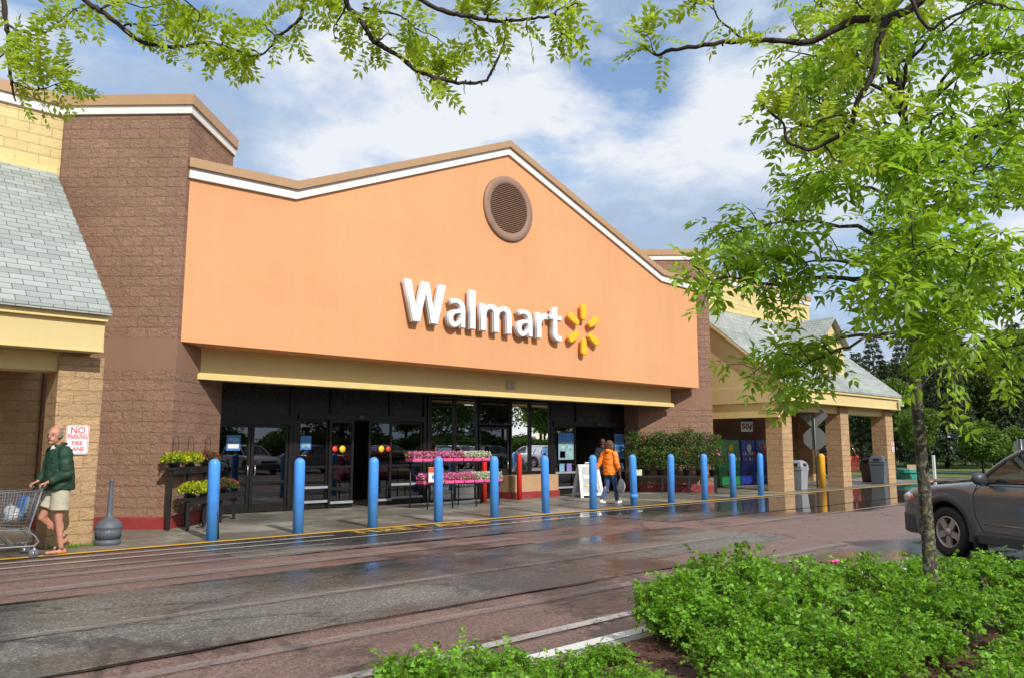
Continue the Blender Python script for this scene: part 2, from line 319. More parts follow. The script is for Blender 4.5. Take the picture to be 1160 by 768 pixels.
# ------------------------------------------------------------------ mesh helpers
class MB:
    def __init__(s): s.v = []; s.f = []; s.m = []; s.sm = []
    def add(s, vs, fs, mi=0, smooth=False):
        o = len(s.v); s.v += [Vector(v) for v in vs]; s.f += [tuple(o + i for i in f) for f in fs]; s.m += [mi] * len(fs); s.sm += [smooth] * len(fs); return s
    def box(s, c, d, rz=0, mi=0, ry=0, rx=0):
        x, y, z = (a / 2 for a in d); mt = Matrix.Translation(c) @ Matrix.Rotation(rz, 4, 'Z') @ Matrix.Rotation(ry, 4, 'Y') @ Matrix.Rotation(rx, 4, 'X')
        vs = [mt @ Vector((i * x, j * y, k * z)) for i in (-1, 1) for j in (-1, 1) for k in (-1, 1)]
        return s.add(vs, [(0, 1, 3, 2), (4, 6, 7, 5), (0, 4, 5, 1), (2, 3, 7, 6), (0, 2, 6, 4), (1, 5, 7, 3)], mi)
    def bb(s, x0, x1, y0, y1, z0, z1, mi=0): return s.box(((x0 + x1) / 2, (y0 + y1) / 2, (z0 + z1) / 2), (x1 - x0, y1 - y0, z1 - z0), mi=mi)
    def prism(s, poly, a, b, fn, mi=0):      # poly (p,q) extruded from a to b ; fn(p,q,t)->xyz
        n = len(poly); vs = [fn(p, q, a) for p, q in poly] + [fn(p, q, b) for p, q in poly]
        return s.add(vs, [tuple(range(n))[::-1], tuple(range(n, 2 * n))] + [(i, (i + 1) % n, n + (i + 1) % n, n + i) for i in range(n)], mi)
    def wallx(s, poly, y0, y1, mi=0): return s.prism(poly, y0, y1, lambda p, q, t: (p, t, q), mi)   # outline in x,z
    def wally(s, poly, x0, x1, mi=0): return s.prism(poly, x0, x1, lambda p, q, t: (t, p, q), mi)   # outline in y,z
    def plan(s, poly, z0, z1, mi=0): return s.prism(poly, z0, z1, lambda p, q, t: (p, q, t), mi)
    def tube(s, pts, r, n=8, mi=0, cap=True, flat=1.):
        pts = [Vector(p) for p in pts]; rs = r if isinstance(r, (list, tuple)) else [r] * len(pts)
        o = len(s.v); ref = None
        for i, p in enumerate(pts):
            d = (pts[min(i + 1, len(pts) - 1)] - pts[max(i - 1, 0)])
            d = d.normalized() if d.length > 1e-9 else Vector((0, 0, 1))
            if ref is None: ref = d.orthogonal().normalized()
            ref = (ref - d * ref.dot(d)); ref = ref.normalized() if ref.length > 1e-6 else d.orthogonal().normalized()
            b = d.cross(ref)
            for k in range(n):
                a = 2 * PI * k / n; s.v.append(p + (ref * math.cos(a) + b * math.sin(a) * flat) * rs[i])
        for i in range(len(pts) - 1):
            for k in range(n):
                s.f.append((o + i * n + k, o + i * n + (k + 1) % n, o + (i + 1) * n + (k + 1) % n, o + (i + 1) * n + k)); s.m.append(mi); s.sm.append(True)
        if cap:
            s.f.append(tuple(o + k for k in range(n))[::-1]); s.f.append(tuple(o + (len(pts) - 1) * n + k for k in range(n))); s.m += [mi] * 2; s.sm += [False] * 2
        return s
    def lathe(s, prof, c=(0, 0, 0), n=24, mi=0, rot=None, flute=0):      # prof [(r,z)]
        o = len(s.v); c = Vector(c)
        for r, z in prof:
            for k in range(n):
                a = 2 * PI * k / n; rr = r * (1 - flute * (k % 2)); v = Vector((rr * math.cos(a), rr * math.sin(a), z))
                s.v.append(c + (rot @ v if rot else v))
        for i in range(len(prof) - 1):
            for k in range(n):
                s.f.append((o + i * n + k, o + i * n + (k + 1) % n, o + (i + 1) * n + (k + 1) % n, o + (i + 1) * n + k)); s.m.append(mi); s.sm.append(True)
        return s
    def ell(s, c, d, n=12, mi=0, rot=None):
        o = len(s.v); c = Vector(c); h = n // 2 + 1
        for i in range(h + 1):
            th = PI * i / h
            for k in range(n):
                a = 2 * PI * k / n; v = Vector((d[0] * math.sin(th) * math.cos(a), d[1] * math.sin(th) * math.sin(a), d[2] * math.cos(th)))
                s.v.append(c + (rot @ v if rot else v))
        for i in range(h):
            for k in range(n):
                s.f.append((o + i * n + k, o + (i + 1) * n + k, o + (i + 1) * n + (k + 1) % n, o + i * n + (k + 1) % n)); s.m.append(mi); s.sm.append(True)
        return s
    def cap(s, a, b, ra, rb, n=10):           # tapered capsule
        a = Vector(a); b = Vector(b); d = b - a; L = d.length; d = d / L if L > 1e-6 else Vector((0, 0, 1)); pts = []; rs = []
        for k in range(4): t = PI / 2 * k / 4; pts.append(a - d * ra * math.cos(t)); rs.append(max(1e-4, ra * math.sin(t)))
        pts.append(a); rs.append(ra); pts.append(b); rs.append(rb)
        for k in range(1, 5): t = PI / 2 * k / 4; pts.append(b + d * rb * math.sin(t)); rs.append(max(1e-4, rb * math.cos(t)))
        return s.tube(pts, rs, n)
    def build(s, name, mats, parent=None, bevel=0, seg=2, weld=True, subd=0):
        if not isinstance(mats, (list, tuple)): mats = [mats]
        inv = Matrix.Identity(4)
        if parent is not None: inv = wm(parent).inverted()
        me = bpy.data.meshes.new(name); me.from_pydata([inv @ v for v in s.v], [], s.f)
        for m in mats: me.materials.append(m)
        me.polygons.foreach_set('material_index', s.m); me.polygons.foreach_set('use_smooth', s.sm)
        bm = bmesh.new(); bm.from_mesh(me)
        if weld: bmesh.ops.remove_doubles(bm, verts=bm.verts, dist=1e-5)
        bmesh.ops.recalc_face_normals(bm, faces=bm.faces)
        uvl = bm.loops.layers.uv.new('UVMap')
        W_ = wm(parent) if parent is not None else Matrix.Identity(4)
        for f in bm.faces:
            n = f.normal; nw = W_.to_3x3() @ n
            if abs(nw.z) < .3:
                t = Vector((-nw.y, nw.x, 0)).normalized()
                for l in f.loops: p = W_ @ l.vert.co; l[uvl].uv = (p.dot(t), p.z)
            else:
                g = Vector((0, 1, 0)) if abs(nw.y) >= abs(nw.x) else Vector((1, 0, 0))
                e = g.cross(nw).normalized(); u_ = nw.cross(e).normalized()
                if e.dot(Vector((1, 1, 0))) < 0: e = -e
                for l in f.loops: p = W_ @ l.vert.co; l[uvl].uv = (p.dot(e), p.dot(u_))
        bm.to_mesh(me); bm.free()
        o = bpy.data.objects.new(name, me); col.objects.link(o); o.parent = parent
        if bevel:
            b = o.modifiers.new('b', 'BEVEL'); b.width = bevel; b.segments = seg; b.limit_method = 'ANGLE'; b.angle_limit = R(35); b.harden_normals = False
        if subd: sb = o.modifiers.new('s', 'SUBSURF'); sb.levels = subd; sb.render_levels = subd
        return o
def wm(o):
    m = Matrix.Translation(o.location) @ o.rotation_euler.to_matrix().to_4x4() @ Matrix.Diagonal((*o.scale, 1))
    return wm(o.parent) @ m if o.parent else m
def tag(o, label=None, cat=None, group=None, kind=None):
    if label: o['label'] = label
    if cat: o['category'] = cat
    if group: o['group'] = group
    if kind: o['kind'] = kind
    return o
def empty(name, loc, label, cat, group=None, rz=0):
    o = bpy.data.objects.new(name, None); col.objects.link(o); o.location = loc; o.rotation_euler = (0, 0, rz); o.empty_display_size = .2
    return tag(o, label, cat, group)
def copy_tree(o, parent=None, skip=()):
    c = o.copy(); col.objects.link(c); c.parent = parent
    for ch in list(o.children):
        if ch.name.split('.')[0] in skip: continue
        copy_tree(ch, c, skip)
    return c
def place(o, loc, label=None, rz=None, scale=None, group=None):
    o.location = loc
    if rz is not None: o.rotation_euler = (0, 0, rz)
    if scale: o.scale = (scale,) * 3 if isinstance(scale, (int, float)) else scale
    if label: o['label'] = label
    if group: o['group'] = group
    return o
def setting(o): o['kind'] = 'structure'; return o
def text(s, size, name, mat, mtx, parent, depth=.002, bold=0., sx=1., align='CENTER'):
    """raised lettering: mtx maps text plane (x right, y up, z out) to the world"""
    cu = bpy.data.curves.new('t', 'FONT'); cu.body = s; cu.size = size; cu.extrude = depth; cu.offset = bold; cu.align_x = align; cu.align_y = 'CENTER'; cu.resolution_u = 4
    o = bpy.data.objects.new('t', cu); col.objects.link(o)
    bpy.context.view_layer.update(); dg = bpy.context.evaluated_depsgraph_get()
    me = bpy.data.meshes.new_from_object(o.evaluated_get(dg)); bpy.data.objects.remove(o)
    me.transform(Matrix.Diagonal((sx, 1, 1, 1))); inv = wm(parent).inverted() if parent else Matrix.Identity(4)
    me.transform(inv @ mtx); me.materials.clear(); me.materials.append(mat); me.name = name
    o = bpy.data.objects.new(name, me); col.objects.link(o); o.parent = parent; return o
def frame(origin, xdir, zdir):
    x = Vector(xdir).normalized(); z = Vector(zdir).normalized(); y = z.cross(x)
    m = Matrix((x, y, z)).transposed().to_4x4(); m.translation = Vector(origin); return m

def leaves(name, P, D, Nn, L, Wd, mat, parent=None, fold=.25, mi=None, shape=1):
    """numpy leaf mesh: pointed folded blades"""
    P = np.asarray(P, float); D = np.asarray(D, float); Nn = np.asarray(Nn, float); n = len(P)
    D /= np.linalg.norm(D, axis=1, keepdims=True) + 1e-9
    S = np.cross(D, Nn); S /= np.linalg.norm(S, axis=1, keepdims=True) + 1e-9
    Nn = np.cross(S, D)
    L = np.broadcast_to(np.asarray(L, float), (n,))[:, None]; Wd = np.broadcast_to(np.asarray(Wd, float), (n,))[:, None]
    if shape == 1:
        A = P; B = P + D * L * .42 + S * Wd * .5 + Nn * Wd * fold; Cc = P + D * L * .97 - Nn * L * .12; E_ = P + D * L * .42 - S * Wd * .5 + Nn * Wd * fold; Mi = P + D * L * .45
        V = np.stack([A, B, Cc, E_, Mi], 1).reshape(-1, 3); k = 5
        F_ = np.array([[0, 4, 1], [4, 2, 1], [0, 3, 4], [4, 3, 2]])
    else:
        A = P; B = P + D * L * .45 + S * Wd * .5; Cc = P + D * L; E_ = P + D * L * .45 - S * Wd * .5
        V = np.stack([A, B, Cc, E_], 1).reshape(-1, 3); k = 4; F_ = np.array([[0, 3, 2], [0, 2, 1]])
    if parent is not None:
        inv = np.array(wm(parent).inverted()); V = V @ inv[:3, :3].T + inv[:3, 3]
    F3 = (np.arange(n)[:, None, None] * k + F_[None]).reshape(-1, 3)
    me = bpy.data.meshes.new(name); me.vertices.add(len(V)); me.vertices.foreach_set('co', V.ravel().astype(np.float32))
    me.loops.add(F3.size); me.loops.foreach_set('vertex_index', F3.ravel().astype(np.int32))
    me.polygons.add(len(F3)); me.polygons.foreach_set('loop_start', (np.arange(len(F3)) * 3).astype(np.int32))
    me.polygons.foreach_set('loop_total', np.full(len(F3), 3, np.int32))
    me.update(calc_edges=True)
    a = me.attributes.new('rnd', 'FLOAT', 'POINT'); a.data.foreach_set('value', np.repeat(rng.random(n), k).astype(np.float32))
    me.materials.append(mat)
    o = bpy.data.objects.new(name, me); col.objects.link(o); o.parent = parent; return o
def unit(v): return v / (np.linalg.norm(v, axis=1, keepdims=True) + 1e-9)
def compound(O, D, U, Lr, k, l, w, droop=.25, ang=60):
    """pinnate leaves: origins, rachis directions, ups -> leaflet arrays"""
    O = np.asarray(O, float); D = unit(np.asarray(D, float)); U = np.asarray(U, float); S = unit(np.cross(D, U)); U = np.cross(S, D)
    Lr = np.broadcast_to(np.asarray(Lr, float), (len(O),))[:, None]
    P, DD, NN = [], [], []
    ca, sa = math.cos(R(ang)), math.sin(R(ang))
    for j in range(k):
        t = (j + .8) / k
        pos = O + D * Lr * t - U * Lr * droop * t * t
        dr = unit(D - U * droop * 2 * t)
        for sgn in (-1, 1):
            P.append(pos + rng.normal(0, .02, pos.shape) * Lr * .3); DD.append(dr * ca + S * sa * sgn + rng.normal(0, .12, pos.shape)); NN.append(U + rng.normal(0, .28, pos.shape))
    P.append(O + D * Lr - U * Lr * droop); DD.append(unit(D - U * droop * 2)); NN.append(U + rng.normal(0, .2, O.shape))
    P = np.concatenate(P); DD = np.concatenate(DD); NN = np.concatenate(NN)
    return P, DD, NN, l * rng.uniform(.7, 1.15, len(P)), w * rng.uniform(.75, 1.15, len(P))
def curve_pts(a, b, bend=(0, 0, 0), n=7, jit=0):
    a = Vector(a); b = Vector(b); bend = Vector(bend); out = []
    for i in range(n):
        t = i / (n - 1); p = a.lerp(b, t) + bend * (4 * t * (1 - t))
        if 0 < i < n - 1 and jit: p += Vector([random.gauss(0, jit) for _ in range(3)])
        out.append(p)
    return out

# ================================================================== SETTING
def sheet(name, x0, x1, y0, y1, z, mat, poly=None):
    b = MB(); pts = poly or [(x0, y0), (x1, y0), (x1, y1), (x0, y1)]
    b.add([(p[0], p[1], z) for p in pts], [tuple(range(len(pts)))]); return setting(b.build(name, mat))
sheet('ground', -400, 900, -500, 900, -.03, M['soil'])
M['road'] = asphalt('red_brown_asphalt', (.235, .145, .118), (.175, .122, .104), wet=.50, seed=2.3, speck=.3)
M['patch'] = asphalt('dark_patch_asphalt', (.20, .186, .162), (.15, .143, .132), wet=.66, seed=7.9, speck=.6)
sheet('road', -60, 140, -60, 12.98, 0, M['road'])
sheet('road', 40.2, 140, 12.98, 30, 0, M['road'])
def wobble(x0, x1, ya, yb, n=60, j=.05, seed=0):
    r = random.Random(seed); lo = [(x0 + (x1 - x0) * i / n, ya + r.gauss(0, j * .3) + j * math.sin(i * .7 + seed)) for i in range(n + 1)]
    hi = [(x0 + (x1 - x0) * i / n, yb + r.gauss(0, j * .3) + j * math.sin(i * .5 + 2 + seed)) for i in range(n + 1)]
    return lo + hi[::-1]
sheet('asphalt_patch', 0, 0, 0, 0, .004, M['patch'], wobble(-14, 9.3, 6.27, 9.35, seed=1, j=.035))
sheet('asphalt_patch', 0, 0, 0, 0, .004, M['patch'], wobble(5.15, 14.0, 10.75, 12.9, seed=2, j=.03))
sheet('asphalt_patch', 0, 0, 0, 0, .004, M['patch'], wobble(9.32, 13.3, 6.9, 9.35, n=24, seed=4, j=.03))
sheet('asphalt_patch', 0, 0, 0, 0, .008, M['patch'], wobble(14.02, 46, 9.9, 12.9, seed=3, j=.04))
tar = pmat('tar_seam', (.02, .018, .017), .35, var=.3)
for a in ((-14, 9.4, 6.235, 6.275, 5), (-14, 9.4, 9.34, 9.375, 6), (5.6, 11, 10.71, 10.74, 7)):
    sheet('tar_seam', 0, 0, 0, 0, .012, tar, wobble(a[0], a[1], a[2], a[3], n=90, seed=a[4], j=.022))
# pavement: concrete with joints
def concrete():
    m, t, p = newmat('damp_concrete')
    g = N(t, 'ShaderNodeNewGeometry').outputs['Position']
    br = N(t, 'ShaderNodeTexBrick'); br.offset = 0
    for k, v in (('Scale', 1), ('Mortar Size', .008), ('Mortar Smooth', .2), ('Brick Width', 1.55), ('Row Height', 1.55)): br.inputs[k].default_value = v
    br.inputs['Color1'].default_value = (.94,) * 3 + (1,); br.inputs['Color2'].default_value = (1.05,) * 3 + (1,); br.inputs['Mortar'].default_value = (.45,) * 3 + (1,)
    mp_ = N(t, 'ShaderNodeMapping'); mp_.inputs['Location'].default_value = (.3, -.1, 0); t.links.new(g, mp_.inputs[0]); t.links.new(mp_.outputs[0], br.inputs['Vector'])
    big = noisen(t, g, .5, 6, .65, .5)
    base = ramp(t, big, [(.36, (.145, .13, .10)), (.5, (.19, .17, .135)), (.63, (.33, .30, .25))])
    cc = mixc(t, 1.0, base, br.outputs[0], 'MULTIPLY')
    cc = mixc(t, 1.0, cc, ramp(t, noisen(t, g, 9, 6, .7), [(.3, (.82,) * 3), (.7, (1.12,) * 3)]), 'MULTIPLY')
    sp = N(t, 'ShaderNodeVectorMath', operation='LENGTH'); t.links.new(noisen(t, g, 55, 2, .5, 0, 1), sp.inputs[0])
    t.links.new(cc, p.inputs['Base Color'])
    t.links.new(ramp(t, big, [(.36, (.25,) * 3), (.62, (.7,) * 3)]), p.inputs['Roughness'])
    b = N(t, 'ShaderNodeBump'); b.inputs['Distance'].default_value = .003
    t.links.new(noisen(t, g, 60, 4), b.inputs['Height']); t.links.new(b.outputs[0], p.inputs['Normal']); return m
M['concrete'] = concrete()
b = MB(); b.plan([(-40, 12.98), (37.6, 12.98), (39.4, 13.5), (40.3, 15), (40.3, 22), (26, 22), (26, 30), (-40, 30)], -.02, .014); setting(b.build('pavement', M['concrete']))
yl = worn_paint('worn_yellow_paint', (.75, .43, .04), 1.3, 30)
b = MB()
b.add([(-40, 12.95, .018), (37.6, 12.95, .018), (37.6, 13.09, .018), (-40, 13.09, .018)], [(0, 1, 2, 3)])
b.add([(37.6, 12.95, .018), (39.5, 13.46, .018), (39.3, 13.6, .018), (37.6, 13.09, .018)], [(0, 1, 2, 3)])
b.add([(39.5, 13.46, .018), (40.45, 15, .018), (40.3, 15.05, .018), (39.3, 13.6, .018)], [(0, 1, 2, 3)])
setting(b.build('yellow_kerb_line', yl))
wl = worn_paint('worn_white_paint', (.50, .47, .44), .35, 28, .14); wl2 = worn_paint('very_worn_white_paint', (.33, .275, .245), -.18, 22, .2); wl3 = worn_paint('fresh_white_paint', (.70, .68, .64), 1.1, 26)
for (x0, x1, y, w_, mm) in ((-12, 7.6, 12.50, .11, wl), (11.2, 26, 12.58, .10, wl), (-12, 14, 12.0, .09, wl), (-12, 7, 11.42, .14, wl2), (-12, 9, 10.85, .2, wl2), (-12, 9.6, 9.85, .3, wl2), (-12, 12, 7.6, .14, wl2), (-12, 13, 5.75, .16, wl2), (14, 30, 8.6, .14, wl2), (-12, 9, 4.76, .13, wl)):
    sheet('white_line', 0, 0, 0, 0, .016, mm, [(x0, y), (x1, y), (x1, y + w_), (x0, y + w_)])
fl = text('FIRE LANE', .62, 'yellow_road_lettering', worn_paint('faded_yellow_lettering', (.66, .44, .07), .05, 14), Matrix.Translation((9.65, 12.6, .019)), None, depth=.0005, bold=.012, sx=1.12); setting(fl)
# planting island
b = MB(); isl = [(-6, 4.16), (9.6, 4.16), (10.4, 3.95), (10.9, 3.3), (11.0, 2.2), (10.8, -3.2), (9.8, -4), (-6, -4)]
b.plan(isl, -.02, .10); setting(b.build('kerb', pmat('kerb_concrete', (.36, .34, .30), .8, var=.2, vs=8, dirt=.5, bump=.004)))
def inset(poly, d):
    c = Vector((sum(p[0] for p in poly) / len(poly), sum(p[1] for p in poly) / len(poly))); out = []
    for p in poly:
        v = Vector(p) - c; out.append((c.x + (abs(v.x) - d) * math.copysign(1, v.x), c.y + (abs(v.y) - d) * math.copysign(1, v.y)))
    return out
b = MB(); o2 = inset(isl, .02); i2 = inset(isl, .15); n = len(isl); b.add([(p[0], p[1], .104) for p in o2] + [(p[0], p[1], .104) for p in i2], [(i, (i + 1) % n, n + (i + 1) % n, n + i) for i in range(n)]); setting(b.build('white_line', worn_paint('kerb_white_paint', (.72, .71, .67), .75, 34, .03)))
b = MB(); b.plan(inset(isl, .33), .0, .13); setting(b.build('planting_bed', M['mulch']))
sheet('grass_verge', 0, 0, 0, 0, .02, M['grass'], [(47, -40), (140, -40), (140, 60), (44, 60), (44, 24), (44.5, 14)])
sheet('far_road', 0, 0, 0, 0, .035, asphalt('far_asphalt', (.10, .10, .10), (.08, .08, .085), .3, 3.1, .3, puddle=False), [(53, -40), (60, -40), (54, 60), (48, 60)])

# ================================================================== STORE
S = empty('store_building', (15, 18, 0), 'long block store with orange gabled front, brown towers and slate roofed arcades', 'store')
G = .77
# main walls behind
for a in ((-14, 4.05, 17.5, 45, 3.25, 8.22), (26.2, 36.4, 17.5, 45, 3.25, 8.30)):
    b = MB(); b.bb(*a); b.build('upper_wall', M['yellow_block'], S)
b = MB(); b.bb(-14, 4.02, 17.52, 45, 0, 3.25); b.build('wall', M['tan_block'], S)
b = MB(); b.bb(26.2, 36.2, 18.02, 45, 0, 3.25); b.build('wall', M['brown_block'], S)
for a in ((7.0, 23.3, 18.25, 45, 3.36, 6.8), (7.0, 23.3, 26.2, 45, 0, 3.358)):
    b = MB(); b.bb(*a); b.build('rear_block', M['brown_smooth'], S)
for nm, x0, x1, zt in (('parapet_coping', -14, 4.05, 8.22), ('parapet_coping', 26.2, 36.4, 8.30)):
    b = MB(); b.bb(x0, x1 + .05, 17.44, 17.8, zt - .02, zt + .17); c_ = b.build(nm, M['white'], S)
    b = MB(); b.bb(x0, x1 + .09, 17.39, 17.85, zt + .172, zt + .40); b.build('coping_cap', M['tan_metal'], c_)
for a in ((-14, 3.97, 17.44, 17.498, 6.98, 7.10), (26.2, 36.4, 17.44, 17.498, 7.10, 7.22)):
    b = MB(); b.bb(*a); b.build('wall_flashing', M['cream_trim'], S)
# towers
def grow(poly, d):
    n = len(poly); out = []
    A = sum(poly[i][0] * poly[(i + 1) % n][1] - poly[(i + 1) % n][0] * poly[i][1] for i in range(n)); sg = 1 if A > 0 else -1
    for i in range(n):
        p0, p1, p2 = (Vector(poly[(i + k) % n]) for k in (-1, 0, 1))
        e1 = (p1 - p0).normalized(); e2 = (p2 - p1).normalized(); n1 = Vector((e1.y, -e1.x)) * sg; n2 = Vector((e2.y, -e2.x)) * sg
        m_ = (n1 + n2); m_ = m_ / max(.3, m_.dot(n1)); out.append(tuple(p1 + m_ * d))
    return out
TL = [(4.03, 17.42), (5.85, 15.6), (7.5, 17.25), (7.5, 20), (4.03, 20)]
TR = [(22.72, 17.40), (24.58, 15.55), (26.25, 17.22), (26.25, 20), (22.72, 20)]
for T, zt in ((TL, 8.24), (TR, 8.28)):
    b = MB(); b.plan(T, 0, 3.02); b.plan(T, 3.66, zt); tw = b.build('tower', M['brown_block'], S)
    b = MB(); b.plan(T, 3.022, 3.658); b.build('smooth_band', M['brown_smooth'], tw)
    b = MB(); b.plan(grow(T, .045), zt - .02, zt + .15); b.build('white_trim', M['white'], tw)
    b = MB(); b.plan(grow(T, .09), zt + .152, zt + .37); b.build('coping_cap', M['tan_metal'], tw)
    b = MB(); b.plan(grow(T, .06), 0.0, .24); b.build('red_base', M['red_paint'], tw, bevel=.02)
# orange sign panel
PX = [(5.94, 7.31), (8.28, 7.38), (14.76, 10.10), (21.88, 7.50), (24.0, 7.44)]
b = MB(); b.wallx([(5.94, 3.6)] + [(x, z - .4) for x, z in PX] + [(24.0, 3.6)], 15.7, 16.9); pn = b.build('sign_panel', M['orange'], S)
def strip(z0, z1, y0, y1, dx=0):
    p = [list(a) for a in PX]; p[0][0] -= dx; p[-1][0] += dx
    bb_ = MB()
    for i in range(4):
        (xa, za), (xb, zb) = p[i], p[i + 1]; k0 = z0 * (1.12 if i in (1, 2) else 1); k1 = z1 * (1.12 if i in (1, 2) else 1)
        bb_.wallx([(xa, za + z0), (xb, zb + z0), (xb, zb + z1), (xa, za + z1)], y0, y1)
    return bb_
strip(-.40, -.192, 15.63, 16.95, .03).build('white_trim', M['white'], pn)
strip(-.19, 0, 15.56, 17.0, .06).build('coping_cap', M['tan_metal'], pn)
rotY = Matrix.Rotation(R(90), 3, 'X')
b = MB(); b.lathe([(.70, 0), (.93, 0), (.93, .05), (.90, .075), (.73, .075), (.70, .05), (.70, 0)], (14.77, 15.7, 8.13), 56, rot=rotY); vt = b.build('round_vent', M['brown_vent'], pn)
b = MB(); b.lathe([(.001, 0), (.72, 0)], (14.77, 15.685, 8.13), 40, rot=rotY)
for i in range(26):
    z = -.68 + i * 1.36 / 25; hw = math.sqrt(max(.01, .715 ** 2 - z * z)); b.box((14.77, 15.66, 8.13 + z), (2 * hw, .05, .012), rx=R(38))
b.build('louvres', M['brown_vent'], vt)
b = MB(); b.bb(6.55, 23.3, 16.4, 17.0, 2.97, 3.598); bm_ = b.build('entrance_beam', M['cream'], S)
b = MB(); b.bb(6.4, 23.36, 16.31, 16.398, 2.94, 3.05); b.bb(6.5, 23.36, 16.36, 16.398, 3.052, 3.07); b.build('beam_ledge', M['cream_trim'], bm_)
b = MB(); b.bb(15.36, 15.68, 16.34, 16.398, 3.17, 3.42); b.bb(15.39, 15.5, 16.325, 16.34, 3.2, 3.39); b.bb(15.54, 15.65, 16.325, 16.34, 3.2, 3.39); b.build('emergency_light', pmat('lamp_housing', (.42, .37, .25), .5), bm_)
b = MB(); b.bb(7.5, 22.8, 17.002, 18.24, 3.03, 3.10); b.build('soffit', M['dark_panel'], S)

# left and right slate arcades
def wing(x0, x1, eave, top, cols, fz0, fz1, bz0, open_end, cy=13.88):
    k = (top[1] - eave[1]) / (top[0] - eave[0])
    th = .07
    b = MB(); b.wally([(eave[0], eave[1]), (top[0], top[1]), (top[0], top[1] + th), (eave[0], eave[1] + th)], x0, x1); rf = b.build('slate_roof', M['shingle'], S)
    fx0, fx1 = x0 + .05, x1 - .05
    b = MB(); b.bb(fx0, fx1, 13.52, 13.80, fz0, fz1); fa = b.build('fascia', M['cream'], S)
    b = MB(); b.bb(fx0 - .02, fx1 + .02, 13.44, 13.518, fz1 - .11, fz1 - .005); b.bb(fx0, fx1, 13.49, 13.518, fz0, fz0 + .03); b.build('fascia_trim', M['cream_trim'], fa)
    b = MB(); b.bb(fx0 + .05, fx1 - .05, 13.98, 14.45, bz0, fz0 - .002); b.build('inner_beam', M['cream_trim'], S)
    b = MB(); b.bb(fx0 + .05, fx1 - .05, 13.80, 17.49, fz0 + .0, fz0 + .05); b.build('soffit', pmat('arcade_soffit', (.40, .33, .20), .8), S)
    for i, (cx, w_) in enumerate(cols):
        b = MB(); b.bb(cx, cx + w_, cy, cy + .64, 0, bz0 + .25); cc_ = b.build('column', M['tan_block'], S, bevel=.012)
    return rf
wing(-14, 3.97, (13.36, 3.60), (17.49, 6.95), [(3.40, .66), (-1.3, .66), (-6, .66)], 3.03, 3.62, 2.73, False)
wing(26.0, 36.3, (13.40, 3.66), (17.49, 7.05), [(26.32, .72), (31.04, .72), (35.45, .75)], 3.14, 3.68, 2.86, True, 13.86)
b = MB(); b.wally([(13.55, 3.69), (17.45, 3.69), (17.45, 6.93)], 26.1, 26.2); b.wally([(13.55, 3.12), (17.45, 3.12), (17.45, 3.688), (13.55, 3.688)], 26.06, 26.2); b.build('gable_wall', M['cream'], S)
b = MB(); b.wally([(13.9, 2.6), (17.9, 2.6), (17.9, 3.118), (13.9, 3.118)], 26.14, 26.3); b.build('gable_beam', M['cream_trim'], S)
b = MB(); b.wally([(13.4, 3.60), (17.49, 6.93), (17.49, 7.045), (13.4, 3.655)], 25.97, 26.04); b.build('rake_board', M['cream_trim'], S)
b = MB(); b.wally([(13.55, 3.05), (17.45, 3.05), (17.45, 6.7), (13.55, 3.62)], 3.80, 3.88); b.build('gable_wall', M['cream'], S)
b = MB(); b.wally([(13.55, 3.12), (17.45, 3.12), (17.45, 6.9), (13.55, 3.67)], 36.1, 36.2); b.build('gable_wall', M['cream'], S)
b = MB(); b.bb(35.6, 36.3, 17.3, 18.0, 0, 3.1); b.build('rear_pier', M['tan_block'], S)
# arched gusset boards below left fascia
b = MB(); pts = [(1.2, 2.72), (1.2, 2.82)]; b.wallx([(0.2, 2.73), (3.36, 2.73), (3.36, 2.79), (2.9, 2.86), (2.3, 2.90), (1.5, 2.915), (.9, 2.90), (.2, 2.82)], 13.955, 13.978); b.build('beam_arch_trim', M['cream'], S)
# dormer on the right roof
def rz(y): return 3.66 + (7.05 - 3.66) / (17.49 - 13.4) * (y - 13.4) + .07
D_ = MB(); dx0, dx1, dyf = 30.45, 32.75, 14.35; dm = (dx0 + dx1) / 2; ze, zr = 5.72, 6.72
D_.wallx([(dx0, 4.3), (dx1, 4.3), (dx1, ze), (dm, zr - .06), (dx0, ze)], dyf, dyf + .12)
D_.wally([(dyf + .12, rz(dyf) - .1), (dyf + .12, ze), (15.93, ze)], dx0, dx0 + .1); D_.wally([(dyf + .12, rz(dyf) - .1), (dyf + .12, ze), (15.93, ze)], dx1 - .1, dx1)
dm_o = D_.build('dormer', M['cream'], S)
b = MB()
for sx_, xe in ((-1, dx0 - .22), (1, dx1 + .22)):
    zz = ze - .18
    ye = 15.75; yr = 17.0
    b.add([(xe, dyf - .25, zz), (dm, dyf - .25, zr), (dm, yr, zr), (xe, ye, zz), (xe, dyf - .25, zz + .07), (dm, dyf - .25, zr + .07), (dm, yr, zr + .07), (xe, ye, zz + .07)], [(0, 1, 2, 3), (4, 5, 6, 7), (0, 1, 5, 4), (1, 2, 6, 5), (2, 3, 7, 6), (3, 0, 4, 7)])
b.build('dormer_roof', M['shingle'], dm_o, weld=False)
b = MB(); b.bb(dm - .42, dm + .42, dyf - .05, dyf - .001, 4.45, 5.45); b.build('dormer_vent', M['brown_vent'], dm_o)
b = MB(); b.add([(30.17, 15.6, rz(15.6) + .02), (30.42, 15.6, rz(15.6) + .03), (31.3, 16.9, rz(16.9) + .03), (31.02, 16.9, rz(16.9) + .02)], [(0, 1, 2, 3)]); b.build('valley_flashing', M['white'], dm_o)

